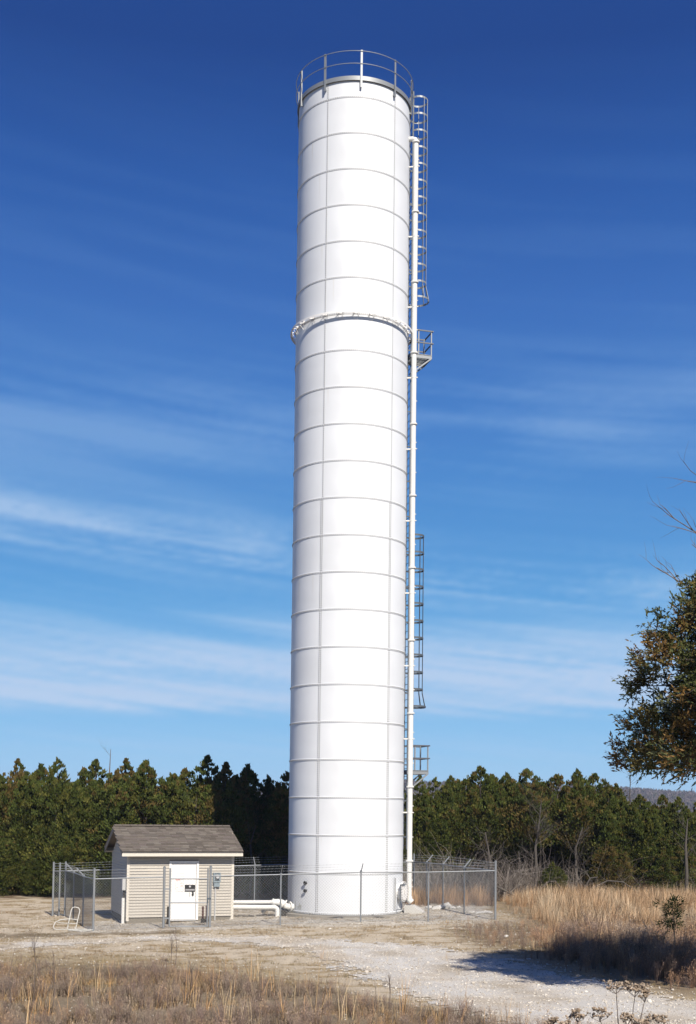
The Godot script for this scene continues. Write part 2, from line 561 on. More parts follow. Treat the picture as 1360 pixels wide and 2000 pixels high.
func weed_mesh(ns: int, h: float, spread_: float, c0: Color, c1: Color) -> ArrayMesh:
	# thin branching stems with small dry tips
	var b := MB.new()
	for i in ns:
		var a := rng.randf() * TAU
		var top := Vector3(cos(a) * spread_ * rng.randf(), h * rng.randf_range(0.65, 1.05), sin(a) * spread_ * rng.randf())
		b.col = c0 * rng.randf_range(0.7, 1.2)
		b.tube([Vector3(cos(a) * 0.03, 0, sin(a) * 0.03), top * 0.55 + Vector3(rng.randf() - 0.5, 0, rng.randf() - 0.5) * 0.05, top], [0.004, 0.003, 0.0015], 3, false)
		for k in 5:
			var t := rng.randf_range(0.4, 1.0)
			var p := top * t
			var a2 := rng.randf() * TAU
			var q := p + Vector3(cos(a2) * 0.11, rng.randf_range(0.05, 0.16), sin(a2) * 0.11) * (1.2 - 0.5 * t)
			b.col = c0 * rng.randf_range(0.8, 1.3)
			b.tube([p, q], [0.0025, 0.001], 3, false)
			b.col = c1 * rng.randf_range(0.7, 1.2)
			for e in 2:
				b.kite(q + Vector3(rng.randf() - 0.5, 0, rng.randf() - 0.5) * 0.02, Vector3(rng.randf() - 0.5, 0.9, rng.randf() - 0.5) * 0.035, Vector3(rng.randf() - 0.5, 0, rng.randf() - 0.5) * 0.016, Vector3.UP)
	return b.mesh()

func scatter(called: String, meshes: Array, material: Material, count: int, x0: float, x1: float, z0: float, z1: float, keep: Callable, smin: float, smax: float, tints: Array, label: String, cat: String) -> void:
	var xf := []; var cl := []
	for m in meshes:
		xf.append([]); cl.append([])
	for i in count:
		var x := rng.randf_range(x0, x1); var z := rng.randf_range(z0, z1)
		var fit: float = keep.call(x, z)
		if fit <= 0.02 or rng.randf() > fit * 1.6:
			continue
		var k := i % meshes.size()
		var s := rng.randf_range(smin, smax) * (0.45 + 0.55 * minf(fit, 1.0)) * (1.0 + 0.45 * mid_noise.get_noise_2d(x * 0.7 + 50.0, z * 0.7))
		var b := Basis.from_euler(Vector3(rng.randf_range(-0.12, 0.12), rng.randf() * TAU, rng.randf_range(-0.12, 0.12))).scaled(Vector3(s, s * rng.randf_range(0.8, 1.15), s))
		xf[k].append(Transform3D(b, G(x, z, -0.01)))
		var t: Color = tints[int(clampf((mid_noise.get_noise_2d(x * 0.9 - 30.0, z * 0.9) * 0.9 + 0.5) + rng.randf_range(-0.35, 0.35), 0.0, 0.999) * tints.size())]
		cl[k].append(t * rng.randf_range(0.82, 1.15))
	for k in meshes.size():
		if xf[k].size():
			var o := swarm(called, meshes[k], material, xf[k], cl[k], self)
			tag(o, label, cat, label)

func build_grass() -> void:
	var W := Color(1, 1, 1)
	var gold := []
	for i in 5:
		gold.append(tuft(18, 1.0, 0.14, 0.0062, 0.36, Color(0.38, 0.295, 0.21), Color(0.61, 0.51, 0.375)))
	var golden := func(x: float, z: float) -> float:
		return smoothstep(-0.2, 2.4, thatch_right(x, z) + 1.3 * mid_noise.get_noise_2d(x, z)) * smoothstep(14.5, 7.0, z + 3.0 * mid_noise.get_noise_2d(x * 0.7, z * 0.7 + 30.0)) * (0.75 + 0.5 * mid_noise.get_noise_2d(x * 0.6, z * 0.6))
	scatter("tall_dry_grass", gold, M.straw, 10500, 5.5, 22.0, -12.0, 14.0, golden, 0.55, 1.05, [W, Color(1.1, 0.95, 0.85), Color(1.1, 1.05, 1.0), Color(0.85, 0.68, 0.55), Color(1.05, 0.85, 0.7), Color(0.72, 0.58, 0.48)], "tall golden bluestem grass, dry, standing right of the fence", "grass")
	var behind := func(x: float, z: float) -> float:
		return 0.6 + 2.0 * mid_noise.get_noise_2d(x * 1.4, z * 1.4)
	scatter("brown_grass", gold, M.straw, 520, 2.6, 6.2, -10.5, -4.9, behind, 0.5, 1.0, [Color(0.75, 0.6, 0.5), Color(1.0, 0.8, 0.62), Color(0.6, 0.48, 0.42)], "russet dry grass growing along the rear right of the fence", "grass")
	var weeds := []
	for i in 5:
		weeds.append(weed_mesh(11, 0.75, 0.28, Color(0.27, 0.215, 0.18), Color(0.42, 0.34, 0.265)))
	var bank := func(x: float, z: float) -> float:
		return smoothstep(-0.3, 1.9, thatch_right(x, z) + 0.9 * mid_noise.get_noise_2d(x, z)) * smoothstep(21.0, 17.0, z) * smoothstep(6.0, 10.0, z)
	scatter("dry_weeds", weeds, M.straw, 4200, 4.4, 17.0, 6.0, 21.0, bank, 0.6, 1.15, [W, Color(0.85, 0.8, 0.82), Color(1.25, 1.0, 0.8), Color(0.75, 0.68, 0.68)], "brown twiggy dead weeds on the bank right of the drive", "weeds")
	var bank_gold := func(x: float, z: float) -> float:
		return smoothstep(0.2, 2.2, thatch_right(x, z) + 1.0 * mid_noise.get_noise_2d(x + 5.0, z)) * smoothstep(20.0, 15.0, z)
	scatter("bank_grass", gold, M.straw, 2300, 4.6, 17.0, 9.0, 20.0, bank_gold, 0.5, 1.0, [Color(0.8, 0.66, 0.55), Color(1.0, 0.8, 0.64), Color(0.62, 0.5, 0.44), Color(1.0, 0.92, 0.8)], "thin russet grass standing among the weeds on the right bank", "grass")
	var corner := func(x: float, z: float) -> float:
		return 0.75 * smoothstep(1.15, 0.4, Vector2((x - 5.2) / 1.9, (z - 6.8) / 5.0).length() + 0.5 * fine_noise.get_noise_2d(x, z))
	scatter("low_weeds", weeds, M.straw, 620, 3.0, 7.4, 1.8, 12.0, corner, 0.22, 0.50, [W, Color(1.2, 1.0, 0.8), Color(0.9, 0.85, 0.85)], "low brown weeds in front of the right fence corner", "weeds")
	# the foreground strip
	var fore := []
	for i in 5:
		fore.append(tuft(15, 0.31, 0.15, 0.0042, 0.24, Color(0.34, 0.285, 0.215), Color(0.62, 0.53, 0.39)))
	var front := func(x: float, z: float) -> float:
		if drive_depth(x, z) > 0.1:
			return 0.0
		return smoothstep(-1.2, 2.8, thatch_front(x, z) + 1.2 * mid_noise.get_noise_2d(x * 1.2, z * 1.2) + 0.6 * fine_noise.get_noise_2d(x, z)) * clampf(0.62 + 1.5 * mid_noise.get_noise_2d(x * 0.8 + 11.0, z * 0.8), 0.0, 1.2)
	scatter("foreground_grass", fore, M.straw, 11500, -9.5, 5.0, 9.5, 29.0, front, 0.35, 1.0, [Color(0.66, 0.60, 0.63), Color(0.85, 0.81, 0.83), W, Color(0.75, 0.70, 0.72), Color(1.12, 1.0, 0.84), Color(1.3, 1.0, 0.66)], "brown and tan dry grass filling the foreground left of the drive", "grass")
	scatter("foreground_weeds", weeds, M.straw, 3600, -9.5, 4.0, 10.0, 29.0, front, 0.22, 0.60, [W, Color(0.92, 0.86, 0.90), Color(0.75, 0.70, 0.75), Color(1.2, 1.05, 0.9)], "thin purplish brown dead weeds among the foreground grass", "weeds")
	var reeds := []
	for i in 3:
		reeds.append(tuft(6, 0.85, 0.10, 0.0052, 0.36, Color(0.46, 0.35, 0.21), Color(0.68, 0.53, 0.33)))
	var clumps := func(x: float, z: float) -> float:
		return 1.0 if thatch_front(x, z) > 0.5 and drive_depth(x, z) < 0.0 and mid_noise.get_noise_2d(x * 0.9 + 7.0, z * 0.9) > 0.12 else 0.05
	scatter("straw_stalks", reeds, M.straw, 850, -8.0, 3.0, 11.5, 26.0, clumps, 0.5, 1.0, [W, Color(1.05, 0.82, 0.6), Color(0.85, 0.78, 0.7)], "taller orange straw stalks sticking out of the foreground grass", "grass")
	# short straw litter over the lawn and the verges
	var litter := []
	for i in 3:
		litter.append(tuft(9, 0.05, 0.10, 0.004, 0.12, Color(0.36, 0.28, 0.17), Color(0.52, 0.41, 0.26)))
	var lawn := func(x: float, z: float) -> float:
		return 1.0 if drive_depth(x, z) < -0.1 + 0.3 * fine_noise.get_noise_2d(x, z) and mid_noise.get_noise_2d(x * 1.6, z * 2.4) + 0.5 * fine_noise.get_noise_2d(x, z * 1.4) < 0.05 else 0.0
	scatter("short_dry_lawn", litter, M.straw, 26000, -18.0, 9.0, -10.0, 19.0, lawn, 0.6, 1.5, [W, Color(0.85, 0.8, 0.75), Color(1.15, 1.05, 0.9), Color(0.8, 0.82, 0.6)], "short dead lawn between the gravel patches round the fence", "grass")
	# tangled twigs low in the wood on the right
	var brush := []
	for i in 4:
		var b := MB.new()
		b.col = Color(1, 1, 1)
		for k in 7:
			branchy(b, Vector3(rng.randf() - 0.5, rng.randf() * 0.3, rng.randf() - 0.5), Vector3(rng.randf() - 0.5, rng.randf_range(0.2, 1.0), rng.randf() - 0.5).normalized(), 1.3, 0.014, 1, 0.0)
		brush.append(b.mesh())
	var under := func(x: float, z: float) -> float:
		return 0.6 if x > 3.5 or z < -14.5 else 0.15
	scatter("undergrowth", brush, M.straw, 420, -9.0, 18.0, -16.5, -12.8, under, 0.7, 1.7, [Color(0.25, 0.22, 0.20), Color(0.17, 0.145, 0.125), Color(0.33, 0.30, 0.27)], "tangled grey brown twigs at the foot of the cedars", "undergrowth")

# ---------------------------------------------------------------- water tank
const TZ := -2.26
const TR := 2.2365
const TB := 0.017

func joint(k: float) -> float:
	return TB + 1.49 + 1.42 * k

func azi(deg: float, r: float, y: float) -> Vector3:
	var a := deg_to_rad(deg)
	return Vector3(sin(a) * r, y, cos(a) * r)

func panel_mesh(h: float, double_row: bool) -> ArrayMesh:
	var b := MB.new()
	var seg := 14
	var half := deg_to_rad(36.0) - 0.0006
	var prof := [[0.003, 0.013], [0.072, 0.013], [0.084, 0.0], [h - 0.003, 0.0]]
	for i in seg:
		var p := -half + 2.0 * half * i / seg
		var q := -half + 2.0 * half * (i + 1) / seg
		var u := Vector3(sin(p), 0, cos(p)); var w := Vector3(sin(q), 0, cos(q))
		for k in 3:
			var lo: Vector3 = Vector3.UP * prof[k][0]; var hi: Vector3 = Vector3.UP * prof[k + 1][0]
			var r0: float = TR + prof[k][1]; var r1: float = TR + prof[k + 1][1]
			var tilt := Vector3.UP * (0.0 if k != 1 else 0.7)
			var j := b.vert(u * r0 + lo, (u + tilt).normalized())
			b.vert(w * r0 + lo, (w + tilt).normalized()); b.vert(w * r1 + hi, (w + tilt).normalized()); b.vert(u * r1 + hi, (u + tilt).normalized())
			b.face3(j, j + 1, j + 2, u); b.face3(j, j + 2, j + 3, u)
		var yb := Vector3.UP * 0.003; var yt := Vector3.UP * (h - 0.003)
		b.quad(u * (TR - 0.012) + yb, w * (TR - 0.012) + yb, w * (TR + 0.013) + yb, u * (TR + 0.013) + yb, Vector3.DOWN)
		b.quad(u * (TR - 0.012) + yt, w * (TR - 0.012) + yt, w * TR + yt, u * TR + yt, Vector3.UP)
		b.quad(u * (TR - 0.012) + yb, w * (TR - 0.012) + yb, w * (TR - 0.012) + yt, u * (TR - 0.012) + yt, -u)
	# the lapped vertical edge, a little proud
	var lap := (0.13 if double_row else 0.075) / TR
	for e in 2:
		var p := half - lap + lap * 0.5 * e; var q := p + lap * 0.5
		var u := Vector3(sin(p), 0, cos(p)); var w := Vector3(sin(q), 0, cos(q))
		var y0 := Vector3.UP * 0.086; var y1 := Vector3.UP * (h - 0.004)
		b.quad(u * (TR + 0.006) + y0, w * (TR + 0.006) + y0, w * (TR + 0.006) + y1, u * (TR + 0.006) + y1, u)
		if e == 0:
			b.quad(u * (TR - 0.001) + y0, u * (TR + 0.006) + y0, u * (TR + 0.006) + y1, u * (TR - 0.001) + y1, -w.cross(Vector3.UP))
		else:
			b.quad(w * (TR - 0.001) + y0, w * (TR + 0.006) + y0, w * (TR + 0.006) + y1, w * (TR - 0.001) + y1, w.cross(Vector3.UP))
	return b.mesh()

func build_tank() -> void:
	var t := thing("water_tank", "tall white bolted steel water standpipe tank with railed roof", "water tank", Vector3(0, 0, TZ))
	var m_base := panel_mesh(1.49, true)
	var m_low := panel_mesh(1.42, true)
	var m_up := panel_mesh(1.42, false)
	var top := 32.06
	var m_top := panel_mesh(top - joint(21), false)
	var seams := [-26.3, 45.7, 117.7, 189.7, 261.7]
	var bolt := MB.new()
	bolt.tube([Vector3.ZERO, Vector3(0, 0, 0.014)], [0.0185, 0.015], 6)
	var bolts := []
	var add_bolt := func(deg: float, r: float, y: float) -> void:
		bolts.append(Transform3D(Basis(Vector3.UP, deg_to_rad(deg)), azi(deg, r, y)))
	for k in range(-1, 22):
		var y0 := TB if k < 0 else joint(k)
		var m: ArrayMesh = m_base if k < 0 else (m_top if k == 21 else (m_low if k < 10 else m_up))
		var h := 1.49 if k < 0 else (top - joint(21) if k == 21 else 1.42)
		for s in seams:
			put("shell_panel", m, M["shell%d" % (rng.randi() % 3)], t, Transform3D(Basis(Vector3.UP, deg_to_rad(s - 36.0)), Vector3(0, y0, 0)))
			var step := 0.075
			var yy := y0 + 0.12
			while yy < y0 + h - 0.02:
				add_bolt.call(s - 0.95, TR + 0.006, yy)
				if k < 10:
					add_bolt.call(s - 2.6, TR + 0.006, yy)
				yy += step
		for i in 190:
			add_bolt.call(360.0 * i / 190.0, TR + 0.013, y0 + 0.04)
	for i in 200:
		add_bolt.call(360.0 * i / 200.0, TR, top - 0.06)
	swarm("bolts", bolt.mesh(), M.bolt, bolts, [], t)
	# roof: low cone under a rim angle
	var r := MB.new()
	for i in 60:
		var a := TAU * i / 60; var b := TAU * (i + 1) / 60
		r.tri(Vector3(sin(a) * TR, top, cos(a) * TR), Vector3(sin(b) * TR, top, cos(b) * TR), Vector3(0, top + 0.38, 0), Vector3.UP)
	put("roof", r.mesh(), M.white, t)
	var rim := MB.new()
	rim.ring(TR - 0.02, TR + 0.055, top - 0.015, top + 0.095)
	rim.ring(TR + 0.055, TR + 0.068, top - 0.075, top + 0.095)
	put("roof_rim", rim.mesh(), M.galv, t)
	# guard rail round the roof
	for i in 10:
		var d := 6.3 + 36.0 * i
		var p := MB.new()
		p.bar(azi(0, TR + 0.105, top - 0.38), azi(0, TR + 0.105, top + 1.10), 0.080, 0.012, Vector3.RIGHT)
		p.bar(azi(0, TR + 0.075, top - 0.34) + Vector3(0.027, 0, 0), azi(0, TR + 0.075, top + 1.10) + Vector3(0.027, 0, 0), 0.05, 0.010, Vector3.BACK)
		p.bx(azi(0, TR + 0.04, top - 0.30), Vector3(0.05, 0.06, 0.09))
		put("rail_post", p.mesh(), M.galv, t, Transform3D(Basis(Vector3.UP, deg_to_rad(d)), Vector3.ZERO))
	for y in [top + 1.05, top + 0.55]:
		var q := []
		for i in 73:
			q.append(azi(360.0 * i / 72.0, TR + 0.125, y))
		var rr := []
		rr.resize(73); rr.fill(0.014)
		var b := MB.new()
		b.tube(q, rr, 6, false)
		put("guard_rail", b.mesh(), M.galv, t)
	# stiffening ring standing off on V brackets
	var yk := joint(15) + 0.05
	var g := MB.new()
	g.ring(TR + 0.145, TR + 0.215, yk - 0.008, yk + 0.008)
	g.ring(TR + 0.207, TR + 0.216, yk - 0.062, yk - 0.008)
	put("stiffening_ring", g.mesh(), M.white, t)
	for i in 24:
		var d := 15.0 * i + 4.0
		var b := MB.new()
		for e in [-1.0, 1.0]:
			b.bar(azi(d - 1.0 * e, TR + 0.012, yk), azi(d - 3.6 * e, TR + 0.17, yk - 0.012), 0.035, 0.008, Vector3.UP)
			b.bar(azi(d - 1.0 * e, TR + 0.004, yk - 0.26), azi(d - 3.4 * e, TR + 0.17, yk - 0.02), 0.016, 0.012)
		b.bx(azi(d, TR + 0.02, yk + 0.02), Vector3(0.05, 0.10, 0.03))
		put("ring_bracket", b.mesh(), M.white, t)
	# overflow pipe
	var pd := 80.0
	var pr := TR + 0.275
	var pp := MB.new()
	pp.tube([azi(pd, TR - 0.05, 30.74), azi(pd, TR + 0.13, 30.74), azi(pd, pr - 0.03, 30.71), azi(pd, pr, 30.55), azi(pd, pr, 0.62)], [0.1, 0.1, 0.1, 0.1, 0.1], 16)
	var pipe := put("overflow_pipe", pp.mesh(), M.pipe_white, t)
	var fl := MB.new()
	fl.tube([Vector3(0, -0.028, 0), Vector3(0, 0.028, 0)], [0.148, 0.148], 16)
	var flm := fl.mesh()
	var cl := MB.new()
	cl.tube([Vector3(0, -0.02, 0), Vector3(0, 0.02, 0)], [0.108, 0.108], 16)
	cl.bar(Vector3(-0.27, 0, 0.0), Vector3(-0.08, 0, 0.0), 0.05, 0.05)
	cl.bx(Vector3(0.125, 0, 0.02), Vector3(0.06, 0.035, 0.035))
	var clm := cl.mesh()
	var kn := MB.new()
	kn.tube([Vector3(0.09, 0, 0.02), Vector3(0.14, 0, 0.02)], [0.02, 0.02], 6)
	var knm := kn.mesh()
	var turn := Basis(Vector3.UP, deg_to_rad(pd - 90.0))
	for i in 11:
		var y := 30.6 - 2.86 * i
		if y < 0.8:
			break
		put("pipe_flange", flm, M.pipe_white, pipe, Transform3D(turn, azi(pd, pr, y)))
		put("pipe_bracket", clm, M.pipe_white, pipe, Transform3D(turn, azi(pd, pr, y - 1.42 + 0.42)))
		put("pipe_bolt", knm, M.pipe_white, pipe, Transform3D(turn, azi(pd, pr, y - 0.75)))
		if i < 10:
			put("pipe_bolt", knm, M.pipe_white, pipe, Transform3D(turn, azi(pd, pr, y - 1.95)))
	var flap := MB.new()
	flap.tube([azi(pd, pr, 0.62), azi(pd, pr, 0.50), azi(pd, pr + 0.10, 0.40)], [0.13, 0.13, 0.125], 16)
	put("pipe_outlet", flap.mesh(), M.pipe_white, pipe)
	# ladder with two caged runs and two rest platforms
	var ld := 106.0
	var lo := TR + 0.20
	var out := azi(ld, 1.0, 0.0)
	var tan_ := Vector3(cos(deg_to_rad(ld)), 0, -sin(deg_to_rad(ld)))
	var lad := MB.new()
	for e in [-1.0, 1.0]:
		lad.bar(out * lo + tan_ * 0.22 * e + Vector3.UP * 2.4, out * lo + tan_ * 0.22 * e + Vector3.UP * 33.25, 0.06, 0.012, out)
	var ladder := put("ladder", lad.mesh(), M.galv_dull, t)
	var rg := MB.new()
	rg.rod(-tan_ * 0.22, tan_ * 0.22, 0.011, 6)
	var rgm := rg.mesh()
	for i in 101:
		put("rung", rgm, M.galv_dull, ladder, Transform3D(Basis(), out * lo + Vector3.UP * (2.55 + 0.305 * i)))
	var so := MB.new()
	for e in [-1.0, 1.0]:
		so.bar(out * TR + tan_ * 0.24 * e, out * lo + tan_ * 0.24 * e, 0.05, 0.012, Vector3.UP)
	var som := so.mesh()
	for i in 21:
		put("stand_off", som, M.galv_dull, ladder, Transform3D(Basis(), Vector3.UP * (2.9 + 1.42 * i)))
	var cage := func(y0: float, y1: float, m: Material) -> void:
		var hoops := int(round((y1 - y0) / 0.68))
		var strap := MB.new()
		var st := []
		for i in 5:
			var a := deg_to_rad(-72.0 + 36.0 * i)
			st.append((out * (lo + 0.30 + 0.37 * cos(a)) + tan_ * 0.36 * sin(a)))
		for p in st:
			strap.bar(p + Vector3.UP * (y0 + 0.55), p + Vector3.UP * y1, 0.060, 0.012, tan_)
			var fl_: Vector3 = p + (p - out * (lo + 0.30)) * 0.32
			strap.bar(fl_ + Vector3.UP * y0, p + Vector3.UP * (y0 + 0.55), 0.060, 0.012, tan_)
		var c_ := put("safety_cage", strap.mesh(), m, t)
		for k in hoops + 1:
			var y := lerpf(y0, y1, float(k) / hoops)
			var grow := 1.32 if k == 0 else 1.0
			var h := MB.new()
			var prev := Vector3.ZERO
			for i in 15:
				var a := deg_to_rad(-120.0 + 240.0 * i / 14.0)
				var p := out * (lo + 0.30 + 0.375 * grow * cos(a)) + tan_ * 0.375 * grow * sin(a) + Vector3.UP * y
				if i == 0:
					h.bar(out * lo + tan_ * -0.22 + Vector3.UP * y, p, 0.075, 0.012, Vector3.UP)
				else:
					h.bar(prev, p, 0.075, 0.012, Vector3.UP)
				prev = p
			h.bar(out * lo + tan_ * 0.22 + Vector3.UP * y, prev, 0.055, 0.008, Vector3.UP)
			put("hoop", h.mesh(), m, c_)
	cage.call(24.63, 33.0, M.galv)
	cage.call(8.07, 14.95, M.galv_dull)
	var platform := func(y: float) -> void:
		var px := out; var pz := tan_
		var ctr := out * (TR + 0.50) + tan_ * -0.10
		var b := MB.new()
		var half := 0.46
		for e in [-1.0, 1.0]:
			b.bar(ctr - px * 0.44 + pz * half * e + Vector3.UP * (y - 0.05), ctr + px * 0.46 + pz * half * e + Vector3.UP * (y - 0.05), 0.16, 0.012, Vector3.UP)
			b.bar(ctr + px * half * e - pz * half + Vector3.UP * (y - 0.05), ctr + px * half * e + pz * half + Vector3.UP * (y - 0.05), 0.16, 0.012, Vector3.UP)
		var p := put("platform", b.mesh(), M.galv, t)
		var gr := MB.new()
		for i in 13:
			var q := ctr + pz * (-half + 0.92 * i / 12.0) + Vector3.UP * y
			gr.bar(q - px * 0.44, q + px * 0.45, 0.03, 0.012, Vector3.UP)
		for i in 7:
			var q := ctr + px * (-0.42 + 0.85 * i / 6.0) + Vector3.UP * (y + 0.004)
			gr.bar(q - pz * half, q + pz * half, 0.01, 0.02, Vector3.UP)
		put("grating", gr.mesh(), M.galv_dull, p)
		for e in [[0.44, -0.44], [0.44, 0.44], [-0.1, -0.44], [-0.1, 0.44], [-0.40, 0.44]]:
			var ps := MB.new()
			var q: Vector3 = ctr + px * e[0] + pz * e[1]
			ps.bar(q + Vector3.UP * (y - 0.08), q + Vector3.UP * (y + 1.02), 0.045, 0.045, px)
			put("platform_post", ps.mesh(), M.galv, p)
		for hgt in [1.0, 0.5]:
			var rl := MB.new()
			var yy: Vector3 = Vector3.UP * (y + hgt)
			rl.bar(ctr - px * 0.42 + pz * 0.47 + yy, ctr + px * 0.52 + pz * 0.47 + yy, 0.05, 0.035, Vector3.UP)
			rl.bar(ctr - px * 0.2 - pz * 0.47 + yy, ctr + px * 0.52 - pz * 0.47 + yy, 0.05, 0.035, Vector3.UP)
			rl.bar(ctr + px * 0.475 - pz * 0.5 + yy, ctr + px * 0.475 + pz * 0.5 + yy, 0.05, 0.035, Vector3.UP)
			put("platform_rail", rl.mesh(), M.dark_steel, p)
		for e in [-1.0, 1.0]:
			var br := MB.new()
			br.bar(out * (TR + 0.01) + pz * half * e - pz * 0.1 + Vector3.UP * (y - 0.86), ctr + px * 0.42 + pz * half * e + Vector3.UP * (y - 0.13), 0.055, 0.05, Vector3.UP)
			put("brace", br.mesh(), M.galv, p)
	M.dark_steel = mat(Color(0.10, 0.11, 0.13), 0.5, 0.4)
	platform.call(22.2)
	platform.call(5.5)
	# manway on its reinforcing plate
	var mw := 66.0
	var pl := MB.new()
	pl.ring(TR + 0.0145, TR + 0.030, 0.17, 1.40, 14, deg_to_rad(mw - 11.0), deg_to_rad(mw + 12.0))
	var plate := put("manway_plate", pl.mesh(), M.shell1, t)
	var pb := []
	for i in 26:
		pb.append(Transform3D(Basis(Vector3.UP, deg_to_rad(mw - 9.6)).scaled(Vector3(1.7, 1.0, 1.0)), azi(mw - 9.6, TR + 0.030, 0.22 + 1.13 * i / 25.0)))
	swarm("plate_bolts", bolt.mesh(), M.bolt, pb, [], plate)
	var mo := azi(mw, 1.0, 0.0)
	var mc := mo * TR + Vector3.UP * 0.84
	var neck := MB.new()
	neck.tube([mc, mc + mo * 0.20], [0.30, 0.30], 24)
	neck.tube([mc + mo * 0.17, mc + mo * 0.20], [0.39, 0.39], 28)
	var man := put("manway_neck", neck.mesh(), M.white, t)
	var cov := MB.new()
	cov.tube([mc + mo * 0.207, mc + mo * 0.235], [0.39, 0.39], 28)
	cov.bar(mc + mo * 0.26 - Vector3.UP * 0.08, mc + mo * 0.26 + Vector3.UP * 0.08, 0.02, 0.05)
	put("manway_cover", cov.mesh(), M.white, man)
	var hb := MB.new()
	var mt := mo.cross(Vector3.UP)
	for i in 20:
		var a := TAU * i / 20
		var q := mc + (mt * cos(a) + Vector3.UP * sin(a)) * 0.345
		hb.rod(q + mo * 0.15, q + mo * 0.265, 0.016, 6)
	put("cover_bolts", hb.mesh(), M.bolt, man)
	var dv := MB.new()
	dv.rod(mc + mo * 0.24 + mt * 0.42 - Vector3.UP * 0.5, mc + mo * 0.24 + mt * 0.42 + Vector3.UP * 0.30, 0.022, 8)
	dv.rod(mc + mo * 0.24 + mt * 0.42 + Vector3.UP * 0.28, mc + mo * 0.28 + Vector3.UP * 0.28, 0.02, 8)
	put("davit", dv.mesh(), M.galv_dull, man)
	# two capped couplings
	for y in [1.17, 0.88]:
		var f := MB.new()
		var fo := azi(-41.0, 1.0, 0.0)
		var fc: Vector3 = fo * TR + Vector3.UP * y
		f.tube([fc, fc + fo * 0.07], [0.052, 0.052], 14)
		f.tube([fc + fo * 0.07, fc + fo * 0.10], [0.075, 0.07], 6)
		put("capped_coupling", f.mesh(), M.black, t)
	# water stains: runs near the foot and thin weathered streaks under some joints
	for i in 46:
		var sd: float
		var y1: float
		var drop: float
		if i < 16:
			sd = rng.randf_range(-84.0, -48.0); drop = rng.randf_range(0.12, 0.42); y1 = TB + 0.10 + drop
		else:
			sd = rng.randf_range(-85.0, 85.0); drop = rng.randf_range(0.25, 1.1); y1 = joint(float(rng.randi() % 21)) - 0.015
		var wd := rng.randf_range(0.012, 0.045)
		var sm := MB.new()
		for k in 4:
			var a0 := wd * (1.0 - k * 0.22) / TR; var a1 := wd * (1.0 - (k + 1) * 0.22) / TR
			var jit := deg_to_rad(sd) + 0.002 * sin(k * 2.1 + i)
			var ya := y1 - drop * k / 4.0; var yb := y1 - drop * (k + 1) / 4.0
			var sr := TR + 0.0025
			sm.quad(Vector3(sin(jit - a0) * sr, ya, cos(jit - a0) * sr), Vector3(sin(jit + a0) * sr, ya, cos(jit + a0) * sr), Vector3(sin(jit + a1) * sr, yb, cos(jit + a1) * sr), Vector3(sin(jit - a1) * sr, yb, cos(jit - a1) * sr), Vector3(sin(jit), 0, cos(jit)))
		put("water_stain", sm.mesh(), M.stain_dark if i < 16 else M.stain, t)
	# concrete footing
	var ft := MB.new()
	ft.ring(0.5, TR + 0.40, -0.35, 0.004, 64)
	tag(put("tank_footing", ft.mesh(), M.concrete, self, Transform3D(Basis(), Vector3(0, 0, TZ))), "round concrete footing under the white water tank", "foundation")
	var an := MB.new()
	an.tube([Vector3.ZERO, Vector3(0, 0.05, 0)], [0.05, 0.03], 8)
	for d in [-33.0, 26.0]:
		put("anchor_nut", an.mesh(), M.bolt, t, Transform3D(Basis(), azi(d, TR + 0.12, 0.004)))
	# splash block
	var sb := MB.new()
	var o0 := Vector3(2.62, gh(2.62, -1.8), -1.8)
	var prof := [Vector3(-0.28, -0.1, 0), Vector3(-0.28, 0.30, 0), Vector3(0.02, 0.30, 0), Vector3(0.42, 0.06, 0), Vector3(0.42, -0.1, 0)]
	var wd := Vector3(0, 0, 0.30)
	for i in 5:
		var p: Vector3 = prof[i]; var q: Vector3 = prof[(i + 1) % 5]
		sb.quad(p - wd, q - wd, q + wd, p + wd, ((p + q) * 0.5 - Vector3(0.0, 0.08, 0)))
	for e in [-1.0, 1.0]:
		for i in range(1, 4):
			sb.tri(prof[0] + wd * e, prof[i] + wd * e, prof[i + 1] + wd * e, wd * e)
	tag(put("splash_block", sb.mesh(), M.pale_concrete, self, Transform3D(Basis(Vector3.UP, -0.25), o0)), "white concrete splash block under the overflow pipe outlet", "splash block")

